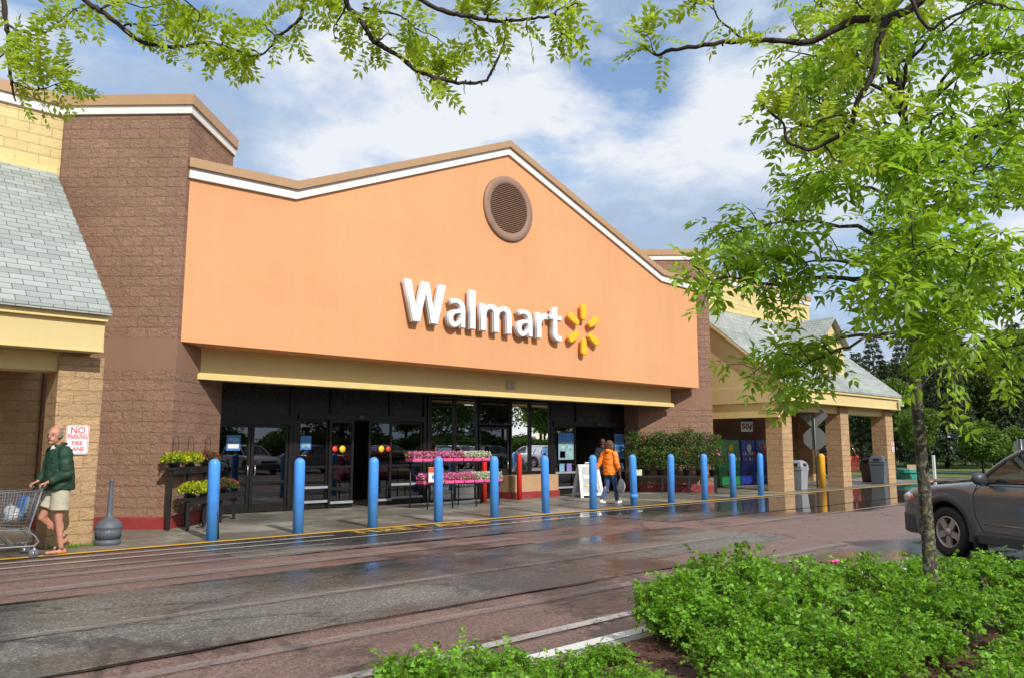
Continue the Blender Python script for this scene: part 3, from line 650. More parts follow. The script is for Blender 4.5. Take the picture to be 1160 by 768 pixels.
# ---------------- entrance glazing (plane y = 18.1)
Y0 = 18.1
def frame_rect(b, x0, x1, z0, z1, w_=.055, d=.07, y=Y0):
    b.bb(x0, x0 + w_, y - d / 2, y + d / 2, z0, z1); b.bb(x1 - w_, x1, y - d / 2, y + d / 2, z0, z1)
    b.bb(x0 + w_, x1 - w_, y - d / 2, y + d / 2, z0, z0 + w_); b.bb(x0 + w_, x1 - w_, y - d / 2, y + d / 2, z1 - w_, z1)
def pane(parent, x0, x1, z0, z1, y=Y0):
    b = MB(); b.add([(x0 + .03, y, z0 + .03), (x1 - .03, y, z0 + .03), (x1 - .03, y, z1 - .03), (x0 + .03, y, z1 - .03)], [(0, 1, 2, 3)]); return b.build('pane', M['glass'], parent)
EN = empty('p', (0, 0, 0), None, None); bpy.data.objects.remove(EN)
for x0, x1 in ((7.5, 9.60), (9.82, 13.85), (18.95, 22.8)):
    b = MB(); b.bb(x0, x1, Y0 - .02, Y0 + .06, 2.33, 3.03); b.build('spandrel_panel', M['dark_panel'], S)
for x in (7.5, 9.60, 9.71, 10.72, 12.55, 13.72, 13.86, 18.90, 20.15, 22.15, 22.70):
    b = MB(); b.bb(x, x + .10, Y0 - .07, Y0 + .08, 2.41 if x in (10.72, 12.55, 20.15, 22.15) else 0.014, 3.03); b.build('mullion', M['dark_frame'], S, bevel=.005)
for a in ((7.6, 9.6, Y0 - .065, Y0 + .075, 2.08, 2.332), (9.82, 13.72, Y0 - .12, Y0 + .085, 2.24, 2.40), (19.0, 22.7, Y0 - .12, Y0 + .085, 2.24, 2.40)):
    b = MB(); b.bb(*a); b.build('door_header', M['dark_frame'], S, bevel=.005)
def door(x0, x1, z1=2.08, rails=(), guards=(), handle=None, y=Y0, name='door', z0=.03):
    b = MB(); frame_rect(b, x0, x1, z0, z1, .065, .05, y)
    for r_ in rails: b.bb(x0 + .065, x1 - .065, y - .025, y + .025, r_ - .03, r_ + .03)
    b.bb(x0 + .065, x1 - .065, y - .024, y + .024, z0 + .066, z0 + .2)
    d = b.build(name, M['dark_frame'], S, bevel=.004); pane(d, x0 + .03, x1 - .03, z0 + .1, z1 - .03, y)
    if guards:
        b = MB()
        for g_ in guards: b.bb(x0 + .03, x1 - .03, y - .10, y - .06, g_ - .03, g_ + .03)
        b.build('guard_rail', M['grey_light'], d)
    if handle:
        b = MB(); b.tube([(handle, y - .03, .9), (handle, y - .10, .9), (handle, y - .10, 1.12), (handle, y - .03, 1.12)], .014, 8); b.build('handle', M['steel'], d)
    return d
def sticker(d, x, z, w_, h, mat, y, name='sticker', roundd=False):
    b = MB()
    if roundd: b.lathe([(.0005, .002), (w_ / 2, .002), (w_ / 2, 0)], (x, y, z), 20, rot=rotY)
    else: b.bb(x - w_ / 2, x + w_ / 2, y - .002, y, z - h / 2, z + h / 2)
    return b.build(name, mat, d)
d1 = door(7.66, 8.62, rails=(.72,), handle=8.54); d2 = door(8.64, 9.60, rails=(.72,), handle=8.72)
s_ = sticker(d1, 8.20, 1.65, .34, .36, M['paper_blue'], Y0 - .012, 'opening_hours_sticker')
sticker(d1, 8.20, 1.72, .26, .10, M['paper_pale'], Y0 - .016); sticker(d1, 8.20, 1.57, .26, .10, M['white_p'], Y0 - .016)
f1 = door(9.84, 10.72, 2.24, (1.05,), (.55, .2)); sticker(f1, 10.08, 1.66, .30, .34, M['paper_blue'], Y0 - .012, 'opening_hours_sticker'); sticker(f1, 10.08, 1.60, .24, .12, M['paper_pale'], Y0 - .016)
s1 = door(10.70, 11.42, 2.24, (1.05, .5), (.16,), y=Y0 - .08, name='sliding_door'); sticker(s1, 10.86, 1.50, .15, .2, M['sticker_r'], Y0 - .11, roundd=True); sticker(s1, 11.08, 1.50, .18, .2, M['sticker_y'], Y0 - .11, roundd=True)
s2 = door(11.88, 12.62, 2.24, (1.05, .5), (.16,), y=Y0 - .08, name='sliding_door'); sticker(s2, 12.28, 1.50, .18, .2, M['sticker_y'], Y0 - .11, roundd=True); sticker(s2, 12.50, 1.50, .15, .2, M['sticker_r'], Y0 - .11, roundd=True)
f2 = door(12.60, 13.72, 2.24, (1.05,), (.55, .2))
# tall windows
for x0, x1, z0, z1 in ((13.96, 14.88, .0, 3.0), (14.88, 15.76, .0, 3.0), (15.80, 17.10, 2.2, 3.0), (17.12, 17.98, .74, 3.0), (17.98, 18.92, .74, 3.0)):
    b = MB(); frame_rect(b, x0, x1, z0 + .014, z1, .05, .1); wn = b.build('window', M['dark_frame'], S); pane(wn, x0 + .02, x1 - .02, z0 + .03, z1 - .02)
door(15.84, 17.06, 2.16, rails=(.72,), handle=16.95)
b = MB(); b.bb(17.14, 18.88, Y0 - .06, Y0 + .05, .3, .74); b.build('stall_riser', M['dark_frame'], S)
b = MB(); b.bb(16.62, 18.62, 17.45, 18.02, .13, .70); lw = b.build('low_wall', pmat('low_wall_tan', (.50, .31, .17), .7, var=.1, dirt=.3), S)
b = MB(); b.bb(16.59, 18.65, 17.42, 18.03, .014, .21); b.build('red_base', M['red_paint'], lw)
# right hand entrance
p1 = door(19.06, 20.16, 2.24, (.98,), (.72, .24), name='side_panel'); p2 = door(22.16, 22.78, 2.24, (.98,), (.72, .24), name='side_panel')
def poster(d, x0, x1, z0, z1, y=Y0 - .035):
    b = MB(); b.bb(x0, x1, y - .01, y, z0, z1); ps = b.build('poster', M['paper_pale'], d)
    return ps
poster(p1, 19.28, 20.02, 1.14, 2.02)
b = MB(); b.bb(19.28, 20.02, Y0 - .049, Y0 - .046, 1.72, 2.02); b.bb(19.34, 19.6, Y0 - .052, Y0 - .0495, 1.2, 1.42);
b.build('poster_heading', M['paper_blue'], p1)
b = MB()
for i in range(2):
    for j in range(2): b.bb(19.33 + i * .35, 19.62 + i * .35, Y0 - .052, Y0 - .0462, 1.18 + j * .27, 1.41 + j * .27)
b.build('poster_pictures', pmat('poster_pic', (.30, .45, .42), .5, var=.6, vs=14), p1)
sticker(p1, 19.45, .88, .24, .26, M['paper_pale'], Y0 - .036); sticker(p1, 19.80, .88, .24, .26, pmat('lilac_sticker', (.25, .2, .5), .5), Y0 - .036)
poster(p2, 22.2, 22.75, 1.14, 2.0); sticker(p2, 22.48, .84, .4, .3, M['paper_pale'], Y0 - .036)
b = MB()
for i in range(3): b.bb(22.23, 22.72, Y0 - .049, Y0 - .046, 1.2 + i * .27, 1.42 + i * .27)
b.build('poster_pictures', M['paper_blue'], p2)
for x in (11.6, 21.2):
    b = MB(); b.box((x, Y0 - .15, 2.33), (.14, .06, .06)); b.build('door_sensor', M['grey_plastic'], S, bevel=.01)
for x0, x1, z0, z1, mt in ((17.92, 18.5, 1.62, 1.84, 'paper_blue'), (17.9, 18.75, .82, 1.16, 'paper_pale'), (17.45, 17.75, .82, 1.1, 'white_p')):
    b = MB(); b.bb(x0, x1, Y0 + .12, Y0 + .13, z0, z1); b.build('window_poster', M[mt], S)
b = MB(); b.lathe([(.001, .76), (.09, .76), (.10, 1.1), (.06, 1.35), (.085, 1.5), (.04, 1.72), (.001, 1.74)], (18.28, Y0 + .25, 0), 16); tag(b.build('display_figure', M['grey_light'], None), 'pale bottle shaped display figure behind the window above the low wall', 'display')
# interior
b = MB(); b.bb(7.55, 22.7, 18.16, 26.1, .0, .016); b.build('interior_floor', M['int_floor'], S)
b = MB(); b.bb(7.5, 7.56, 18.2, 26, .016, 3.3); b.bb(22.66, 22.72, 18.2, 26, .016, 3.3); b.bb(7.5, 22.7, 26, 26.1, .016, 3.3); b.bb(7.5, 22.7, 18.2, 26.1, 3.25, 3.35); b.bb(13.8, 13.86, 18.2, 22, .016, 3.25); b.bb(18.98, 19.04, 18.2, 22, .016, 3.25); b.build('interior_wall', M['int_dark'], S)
em = bpy.data.materials.new('ceiling_lamp'); em.use_nodes = True; e_ = em.node_tree.nodes['Principled BSDF']; e_.inputs['Emission Color'].default_value = (1, .95, .85, 1); e_.inputs['Emission Strength'].default_value = 3.0
for x, y in ((8.6, 20.5), (12, 22.5), (15.6, 20.2), (17.6, 21.5), (21, 24.5)):
    b = MB(); b.bb(x - .3, x + .3, y - .06, y + .06, 3.22, 3.248); b.build('ceiling_lamp', em, S)

# ---------------- sign letters
SG = empty('store_sign', (14.7, 15.7, 5.0), 'raised white channel letters with a yellow six-rayed spark on the orange gable', 'sign')
GL = {
 'W': ([[(0, 1), (.215, 1), (.37, .33), (.53, 1), (.745, 1), (.90, .33), (1.06, 1), (1.27, 1), (1.02, .0), (.79, .0), (.635, .64), (.48, 0), (.25, 0)]], 1.27, 1.),
 'l': ([[(0, 0), (.2, 0), (.2, 1.0), (0, 1.0)]], .2, 1.),
 'a': ([[(.635, 0), (.635, .43), (.625, .53), (.585, .62), (.52, .68), (.43, .715), (.32, .725), (.20, .71), (.09, .67), (.13, .535), (.22, .575), (.31, .585), (.38, .57), (.43, .52), (.44, .455), (.31, .45), (.19, .42), (.09, .36), (.03, .27), (.025, .17), (.06, .08), (.13, .01), (.22, -.018), (.31, -.01), (.39, .03), (.445, .09), (.46, 0)], [(.44, .34), (.35, .335), (.27, .305), (.225, .245), (.225, .18), (.265, .135), (.325, .125), (.385, .155), (.425, .205), (.44, .26)]], .635, .725),
 'm': ([[(0, 0), (0, .71), (.17, .71), (.185, .61), (.25, .68), (.33, .718), (.43, .722), (.51, .69), (.575, .61), (.65, .685), (.73, .72), (.83, .722), (.92, .68), (.975, .60), (.995, .49), (.995, 0), (.80, 0), (.80, .44), (.785, .52), (.74, .56), (.685, .56), (.63, .525), (.60, .47), (.594, .40), (.594, 0), (.40, 0), (.40, .44), (.385, .52), (.34, .56), (.285, .56), (.235, .525), (.205, .47), (.197, .40), (.197, 0)]], .995, .722),
 'r': ([[(0, 0), (0, .71), (.17, .71), (.185, .59), (.235, .67), (.31, .718), (.40, .72), (.43, .715), (.43, .53), (.35, .535), (.275, .51), (.22, .45), (.2, .37), (.2, 0)]], .43, .72),
 't': ([[(.12, .90), (.32, .955), (.32, .71), (.51, .71), (.51, .56), (.32, .56), (.32, .27), (.335, .19), (.38, .15), (.44, .145), (.50, .155), (.505, .005), (.44, -.02), (.34, -.02), (.235, .01), (.16, .07), (.125, .16), (.12, .25), (.12, .56), (.0, .56), (.0, .71), (.12, .71)]], .505, .955)}
def glyph(ch, x0, x1, z0, k):
    """raised channel letter: deep return and a slightly smaller proud face"""
    polys, w_, h_ = GL[ch]; root = None
    for depth, off, y, mt in ((.045, 0., 15.555, M['letter_side']), (.022, -.018, 15.488, M['white_p'])):
        cu = bpy.data.curves.new('t', 'CURVE'); cu.dimensions = '2D'; cu.fill_mode = 'BOTH'; cu.extrude = depth; cu.offset = off
        for pl in polys:
            sp = cu.splines.new('POLY'); sp.points.add(len(pl) - 1); sp.use_cyclic_u = True
            for i, (x, z) in enumerate(pl): sp.points[i].co = (x * (x1 - x0) / w_, z * k, 0, 1)
        o = bpy.data.objects.new('t', cu); col.objects.link(o); bpy.context.view_layer.update(); dg = bpy.context.evaluated_depsgraph_get()
        me = bpy.data.meshes.new_from_object(o.evaluated_get(dg)); bpy.data.objects.remove(o)
        par = root or SG
        me.transform(wm(par).inverted() @ frame((x0, y, z0), (1, 0, 0), (0, -1, 0))); me.materials.clear(); me.materials.append(mt)
        o = bpy.data.objects.new('letter' if root is None else 'letter_face', me); col.objects.link(o); o.parent = par
        if root is None: root = o
for ch, x0, x1 in (('W', 11.12, 12.43), ('a', 12.45, 13.07), ('l', 13.20, 13.42), ('m', 13.57, 14.72), ('a', 14.86, 15.52), ('r', 15.66, 16.12), ('t', 16.20, 16.72)):
    glyph(ch, x0, x1, 4.56, 1.04)
for i in range(6):
    a = R(90 + 60 * i); c_ = Vector((17.72, 15.52, 5.02)); d = Vector((math.cos(a), 0, math.sin(a))); s2_ = Vector((-math.sin(a), 0, math.cos(a)))
    pr = []
    for t, w_ in ((.27, .055), (.29, .085), (.34, .098), (.62, .12), (.70, .115), (.75, .085), (.765, .04)): pr.append((t, w_))
    poly = [(t, w_) for t, w_ in pr] + [(t, -w_) for t, w_ in pr[::-1]]
    b = MB(); b.prism(poly, -.03, .07, lambda p, q, t: c_ + d * p + s2_ * q + Vector((0, t, 0))); b.build('spark_ray', M['spark'], SG, bevel=.03, seg=3)

# ================================================================== THINGS IN FRONT OF THE STORE
def G0(px, py, z=0.):
    d = fw + rt * (px - 580) / F - up * (py - 384) / F; t = (z - H) / d.z; return Vector((0, 0, H)) + d * t
ORD = ['leftmost', 'second', 'third', 'fourth', 'fifth', 'sixth', 'seventh', 'eighth', 'ninth', 'tenth', 'eleventh', 'rightmost']
bx_ = [5.72, 7.30, 8.87, 10.49, 12.07, 13.74, 15.42, 17.11, 18.74, 20.42, 22.0, 23.64]
def bollard_mesh(r, h, mat, name='bollard'):
    b = MB(); pr = [(.001, 0), (r, 0), (r, h - r)]
    for k in range(1, 7): a = PI / 2 * k / 6; pr.append((max(.001, r * math.cos(a)), h - r + r * math.sin(a)))
    b.lathe(pr, (0, 0, 0), 24); o = b.build(name, mat); return o
lab = ['split at its foot and standing before the black plant bench', 'left of the sliding doors', 'before the open sliding door', 'before the rack of pink flowers', 'right of the pink flower rack', 'before the low tan wall', 'beside the white sandwich board', 'with a torn collar, right of the woman in orange', 'before the left end of the rose table', 'before the right end of the rose table', 'before the blue vending machine', 'beside the first right hand column']
bo = bollard_mesh(.096, 1.345, M['blue'])
for i, x in enumerate(bx_):
    o = bo if i == 0 else bo.copy()
    if i: col.objects.link(o)
    o.location = (x, 13.27 + (0, .0, -.03, -.02, -.02, .02, 0, .03, 0, 0, .02, 0)[i], .012); o.rotation_euler = (R(random.uniform(-1, 1)), R(random.uniform(-.9, .9)), 0)
    tag(o, '%s blue kerb bollard, %s' % (ORD[i], lab[i]), 'bollard', 'blue bollards along the kerb')
    if i == 0:
        b = MB(); b.tube([o.location + Vector((.03, -.098, .46)), o.location + Vector((.068, -.075, .30)), o.location + Vector((.085, -.055, .02))], [.004, .010, .017], 6); b.build('split', M['rubber'], o)
    if i == 7:
        b = MB(); b.lathe([(.096, .2), (.106, .2), (.106, .3), (.096, .3)], o.location, 24); b.build('collar', M['blue'], o)
for i, (px, py, lb) in enumerate(((547, 569, 'red pipe bollard behind the right end of the pink flower rack'), (587, 566, 'red pipe bollard at the left end of the low tan wall'))):
    p = G0(px, py); o = bollard_mesh(.075, 1.36, M['red'], 'red_bollard'); o.location = (p.x, p.y - .05, .012); tag(o, lb, 'bollard', 'red bollards at the doors')
# ash can
def ash_can(loc):
    e = empty('ash_receptacle', loc, 'grey plastic cigarette receptacle with ribbed base and slender neck beside the tan column', 'ash can')
    l = Vector(loc)
    b = MB(); b.lathe([(.001, 0), (.185, 0), (.195, .02), (.195, .06), (.18, .075), (.172, .08), (.19, .20), (.198, .25), (.205, .265), (.205, .285), (.19, .30)], l, 40); b.build('base', M['grey_plastic'], e)
    b = MB(); b.lathe([(.18, .09), (.187, .09), (.20, .235), (.19, .24)], l, 48, flute=.035); b.build('ribbed_bucket', M['grey_plastic'], e)
    b = MB(); b.lathe([(.203, .285), (.19, .33), (.15, .375), (.085, .41), (.05, .44), (.042, .5), (.036, .8), (.030, .98), (.032, 1.0), (.030, 1.03), (.001, 1.035)], l, 28); n_ = b.build('neck', M['grey_plastic'], e)
    b = MB(); b.ell(l + Vector((-.012, -.026, .985)), (.012, .006, .012), 8); b.build('cigarette_hole', M['rubber'], n_)
ash_can((4.28, 13.86, .014))

# leafy helper
def tuft(name, c, rad, n, l, w, mat, parent, upb=.5, shape=1, flat=1.):
    v = unit(rng.normal(size=(n, 3))); v[:, 2] = np.abs(v[:, 2]) * flat - .12 * flat; rr = rng.uniform(.55, 1, (n, 1)) ** .7
    P = np.array(c) + v * rr * np.array(rad)
    D = unit(v + rng.normal(0, .6, (n, 3)) + np.array([0, 0, upb])); Nn = unit(rng.normal(0, .5, (n, 3)) + v + [0, 0, .6])
    return leaves(name, P, D, Nn, l * rng.uniform(.7, 1.2, n), w * rng.uniform(.7, 1.2, n), mat, parent, shape=shape)
def potted(loc, rad, bloom, nl, nb, label, group, hang=None, leaf='leaf_ash', z0=.11, rp=.11):
    e = empty('potted_flowers', loc, label, 'potted flowers', group); l = Vector(loc)
    b = MB(); b.lathe([(.001, 0), (rp * .72, 0), (rp, z0 + .04), (rp * 1.08, z0 + .045), (rp * 1.08, z0 + .065), (rp * .9, z0 + .05), (.001, z0 + .04)], l, 20); b.build('pot', M['pot'], e)
    tuft('leaves', (l.x, l.y, l.z + z0), rad, nl, .06, .028, M[leaf], e)
    tuft('blooms', (l.x, l.y, l.z + z0 + .02), [r * 1.08 for r in rad], nb, .045, .045, M[bloom], e, shape=0)
    if hang:
        b = MB()
        for dx in (-.06, .06): b.tube([l + Vector((dx, 0, z0)), l + Vector((dx * .8, 0, z0 + .42)), l + Vector((dx * .3, 0, z0 + .50)), l + Vector((dx * .2 + .03, 0, z0 + .46))], .005, 5)
        b.build('hanger', M['black'], e)
    return e
# black two-tier bench against the angled tower face
BA = R(46); bd = Vector((math.cos(BA), math.sin(BA), 0)); bn = Vector((-math.sin(BA), math.cos(BA), 0)); B0 = Vector((6.02, 14.98, .014))
BE = empty('plant_bench', B0, 'black painted two-tier timber plant bench against the brown tower', 'bench')
def bp(u, v, z): return B0 + bd * u + bn * v + Vector((0, 0, z))
b = MB()
for v in (.02, .17): b.box(bp(1.28, v + .06, .56), (2.56, .13, .045), BA)
b.build('lower_shelf', M['black'], BE, bevel=.004)
b = MB()
for v in (.36, .50): b.box(bp(1.28, v + .04, 1.13), (2.56, .12, .045), BA)
b.build('upper_shelf', M['black'], BE, bevel=.004)
b = MB(); b.box(bp(1.28, .01, .50), (2.5, .03, .09), BA); b.box(bp(1.28, .36, 1.07), (2.5, .03, .09), BA); b.build('rail', M['black'], BE)
for u in (.06, .85, 1.7, 2.48):
    b = MB(); b.box(bp(u, .06, .27), (.055, .055, .54), BA); b.build('leg', M['black'], BE)
    b = MB(); b.box(bp(u, .42, .55), (.055, .055, 1.10), BA); b.build('leg', M['black'], BE)
for u, v, z, bl, lb in ((.28, .45, 1.155, 'petal_yellow', 'yellow potted flowers at the left end of the upper shelf'), (.98, .45, 1.155, 'petal_yellow', 'yellow potted flowers in the middle of the upper shelf'), (1.85, .45, 1.155, 'petal_coral', 'coral trailing flowers at the right end of the upper shelf'),
                        (.35, .13, .585, 'petal_yellow', 'yellow potted flowers at the left end of the lower shelf'), (.98, .13, .585, 'petal_yellow', 'yellow potted flowers behind the red price sign'), (2.1, .13, .585, 'petal_coral', 'coral trailing flowers at the right end of the lower shelf')):
    p = bp(u, v, z); potted(p, (.25, .25, .17) if bl == 'petal_yellow' else (.27, .27, .2), bl, 520, 260 if bl == 'petal_yellow' else 120, lb, 'potted flowers on the black bench', hang=(z > 1 and u < 1.9), leaf='leaf_ash' if bl == 'petal_yellow' else 'leaf_dark')
def price_sign(loc, rzz, w_, h, zc, label, group):
    e = empty('price_sign', loc, label, 'sign', group, rzz); m_ = wm(e)
    b = MB(); b.tube([m_ @ Vector((0, 0, 0)), m_ @ Vector((0, 0, zc))], .012, 8); b.build('stand', M['steel'], e)
    b = MB(); b.lathe([(.001, 0), (.13, 0), (.13, .012), (.03, .03), (.001, .03)], m_.translation, 20); b.build('foot', M['steel'], e)
    b = MB(); q = m_ @ Vector((0, -.016, zc)); b.box(q, (w_, .012, h), rzz); b.build('board', M['white_p'], e)
    b = MB(); q = m_ @ Vector((0, -.025, zc + h * .32)); b.box(q, (w_ * .98, .005, h * .33), rzz); b.build('heading', M['sticker_r'], e)
    b = MB()
    for i in range(3): q = m_ @ Vector((-.2 * w_ + i * w_ * .2, -.025, zc - h * .15)); b.box(q, (w_ * .12, .004, h * .25), rzz)
    b.build('price_figures', M['paper_blue'], e)
price_sign((6.28, 14.68, .014), R(-14), .15, .27, .66, 'small red and white price sign on a stand before the black plant bench', 'price signs')
# pink flower rack
RK = empty('flower_rack', (13.4, 16.2, .014), 'dark metal two-tier display rack holding trays of pink and white petunias', 'display rack')
b = MB(); b.bb(12.15, 14.85, 15.92, 16.32, .60, .635); b.build('lower_shelf', M['black'], RK)
b = MB(); b.bb(12.15, 14.85, 16.38, 16.78, 1.15, 1.185); b.build('upper_shelf', M['black'], RK)
for x in (12.3, 13.1, 13.9, 14.7):
    b = MB(); b.tube([(x, 15.97, .014), (x, 15.97, .6)], .018, 8); b.build('leg', M['black'], RK)
    b = MB(); b.tube([(x, 16.7, .014), (x, 16.7, 1.15)], .018, 8); b.build('leg', M['black'], RK)
for lev, (yy, zz) in enumerate(((16.10, .635), (16.56, 1.185))):
    for i in range(8):
        x = 12.30 + i * .335; wt = i >= 5
        e = empty('flower_tray', (x, yy, zz), '%s pink tray on the %s shelf of the rack, filled with %s petunias' % (ORD[i] if i < 7 else 'rightmost', 'upper' if lev else 'lower', 'white' if wt else 'pink'), 'flower tray', 'pink trays of petunias')
        b = MB(); b.prism([(-.15, 0), (.15, 0), (.158, .075), (-.158, .075)], yy - .17, yy + .17, lambda p, q, t: (x + p, t, zz + q)); b.build('tray', M['pink'], e, bevel=.01)
        for nm, mt, n_, l_ in (('leaves', 'leaf_ash', 110, .06), ('blooms', 'petal_white' if wt else 'petal_pink', 300, .055)):
            P = np.stack([rng.uniform(-.16, .16, n_) + x, rng.uniform(-.2, .18, n_) + yy, zz + .07 + rng.uniform(0, .14, n_) + (.03 if nm == 'blooms' else 0)], 1)
            D = unit(rng.normal(0, .7, (n_, 3)) + [0, -.2, .35]); Nn = unit(rng.normal(0, .5, (n_, 3)) + [0, -.6, .7])
            leaves(nm, P, D, Nn, l_, .03 if nm == 'leaves' else .055, M[mt], e, shape=1 if nm == 'leaves' else 0)
price_sign((12.35, 15.72, .014), R(-30), .36, .36, .86, 'red and white price sign on a stand before the pink flower rack', 'price signs')
# rose table before the right tower
TA = math.atan2(14.9 - 16.95, 23.45 - 21.95); td = Vector((math.cos(TA), math.sin(TA), 0)); tn = Vector((-math.sin(TA), math.cos(TA), 0)); T0 = Vector((21.95, 16.95, .014))
TB = empty('plant_table', T0, 'long black two-tier table of potted roses before the right tower', 'table')
def tp(u, v, z): return T0 + td * u + tn * v + Vector((0, 0, z))
b = MB(); b.box(tp(1.3, .2, .55), (2.8, .42, .05), TA); b.build('lower_top', M['black'], TB, bevel=.005)
b = MB(); b.box(tp(1.3, .62, 1.0), (2.8, .36, .05), TA); b.build('upper_top', M['black'], TB, bevel=.005)
for u in (-.04, .87, 1.75, 2.64):
    for v, hh in ((.03, .52), (.76, .97)):
        b = MB(); b.box(tp(u, v, hh / 2), (.05, .05, hh), TA); b.build('leg', M['black'], TB)
def rose(loc, h, w_, label):
    h *= random.uniform(.78, 1.14); w_ *= random.uniform(.8, 1.15); e = empty('potted_rose', loc, label, 'potted rose', 'potted roses on the black table'); l = Vector(loc)
    b = MB(); b.lathe([(.001, 0), (.085, 0), (.11, .2), (.12, .2), (.12, .22), (.10, .21), (.001, .2)], l, 18); b.build('pot', M['pot'], e)
    b = MB()
    for i in range(6): a = rng.uniform(0, 6.28); b.tube([l + Vector((0, 0, .18)), l + Vector((math.cos(a) * w_ * .4, math.sin(a) * w_ * .4, .2 + h * .45)), l + Vector((math.cos(a) * w_ * .6, math.sin(a) * w_ * .6, .2 + h * .8))], [.008, .006, .003], 5)
    b.build('stems', M['stem'], e)
    n_ = 620; P = np.array(l) + np.stack([rng.normal(0, w_ * .52, n_), rng.normal(0, w_ * .52, n_), .24 + h * rng.beta(1.8, 1.3, n_)], 1)
    leaves('leaves', P, rng.normal(0, 1, (n_, 3)) + [0, 0, .2], rng.normal(0, .6, (n_, 3)) + [0, -.4, .7], .075, .045, M['leaf_dark'], e)
    n_ = 5; P = np.array(l) + np.stack([rng.normal(0, w_ * .5, n_), rng.normal(-.05, w_ * .5, n_), .24 + h * rng.uniform(.5, 1.02, n_)], 1)
    mt_ = random.choice([M['petal_pink'], M['petal_coral'], M['pink']])
    for p in P: b = MB(); b.ell(p, (.035, .035, .03), 8); b.build('bloom', mt_, e)
nm_ = ['leftmost', 'second', 'third', 'middle', 'fifth', 'sixth', 'rightmost']
for i in range(7):
    rose(tp(-.05 + i * .43, .2, .575), .72, .27, '%s potted rose of the front row on the black table' % nm_[i])
    rose(tp(-.05 + i * .45, .64, 1.025), .84, .29, '%s potted rose of the back row on the black table' % nm_[i])
o = MB(); q = tp(.05, .04, .68); o.box(q, (.3, .02, .2), R(-35)); tag(o.build('price_card', pmat('pale_green_card', (.6, .68, .45), .5)), 'pale green price card at the left end of the rose table', 'card')
# sandwich board
AF = empty('sandwich_board', (19.05, 16.6, .014), 'white folding sandwich board with grey panel left of the woman in orange', 'sign', rz=R(-22)); am = wm(AF)
def af(b, pts, t_): return b
for sg in (-1, 1):
    b = MB()
    for a, c in (((-.36, .32 * sg, 0), (-.30, .03 * sg, 1.0)), ((.36, .32 * sg, 0), (.30, .03 * sg, 1.0))):
        b.prism([(-.045, -.018), (.045, -.018), (.045, .018), (-.045, .018)], 0, 1, lambda p, q, t, a=a, c=c: am @ (Vector(a).lerp(Vector(c), t) + Vector((p, q, 0))))
    b.prism([(-.30, -.012), (.30, -.012), (.30, .012), (-.30, .012)], .94, 1.0, lambda p, q, t: am @ Vector((p, .32 * sg * (1 - t) + .03 * sg * t + q, t)))
    b.prism([(-.33, -.012), (.33, -.012), (.33, .012), (-.33, .012)], .06, .14, lambda p, q, t: am @ Vector((p, .32 * sg * (1 - t) + .03 * sg * t + q, t)))
    fr_o = b.build('leaf_frame', M['white_p'], AF)
    b = MB(); b.prism([(-.29, -.006), (.29, -.006), (.29, .006), (-.29, .006)], .14, .94, lambda p, q, t: am @ Vector((p, .32 * sg * (1 - t) + .03 * sg * t + q, t))); b.build('panel', pmat('grey_notice', (.40, .41, .40), .5, var=.2, vs=6), fr_o)
    if sg < 0:
        for z_, h_, mt in ((.62, .10, 'white_p'), (.36, .05, 'sticker_y')):
            b = MB(); b.prism([(-.2, -.02), (.2, -.02), (.2, -.012), (-.2, -.012)], z_ - h_ / 2, z_ + h_ / 2, lambda p, q, t: am @ Vector((p, .32 * sg * (1 - t) + .03 * sg * t + q, t))); b.build('printed_line', M[mt], fr_o)
b = MB(); b.tube([am @ Vector((-.08, 0, .98)), am @ Vector((-.08, 0, 1.05)), am @ Vector((.08, 0, 1.05)), am @ Vector((.08, 0, .98))], .02, 8); b.build('carry_handle', M['white_p'], AF)
# no parking signs
def np_sign(c, w_, h, rzz, label):
    e = empty('no_parking_sign', c, label, 'sign', 'no parking signs', rzz); m_ = wm(e)
    def rr(w, h, r): return [(sx * (w / 2 - r) + r * math.cos(a), sy * (h / 2 - r) + r * math.sin(a)) for sx, sy, a0 in ((1, 1, 0), (-1, 1, 90), (-1, -1, 180), (1, -1, 270)) for a in (R(a0), R(a0 + 45), R(a0 + 90))]
    b = MB(); b.prism(rr(w_, h, .03), -.006, 0, lambda p, q, t: m_ @ Vector((p, t, q))); b.build('plate', M['white_p'], e)
    b = MB(); a_ = rr(w_ - .02, h - .02, .025); c_ = rr(w_ - .034, h - .034, .02); n = len(a_)
    b.add([m_ @ Vector((p, -.0075, q)) for p, q in a_ + c_], [(i, (i + 1) % n, n + (i + 1) % n, n + i) for i in range(n)]); b.build('border', M['sign_red'], e)
    xd = m_.to_3x3() @ Vector((1, 0, 0)); nd = m_.to_3x3() @ Vector((0, -1, 0))
    for s_, q, sz, k_ in (('NO', .14, .14, 1), ('PARKING', .045, .105, .66), ('FIRE', -.055, .09, 1), ('LANE', -.145, .09, 1)):
        text(s_, sz * h / .45, 'lettering', M['sign_red'], frame(m_ @ Vector((0, -.008, q * h / .45)), xd, nd), e, depth=.001, bold=.0015, sx=.92 * k_ * w_ / .32)
    b = MB(); b.ell(m_ @ Vector((0, -.008, h * .46)), (.008, .004, .008), 8); b.build('bolt', M['steel'], e)
np_sign((3.73, 13.86, 1.665), .33, .46, 0, 'white and red no parking sign on the tan column behind the man')
np_sign((36.0, 13.84, 1.55), .3, .42, 0, 'small white no parking sign on the farthest right hand column')
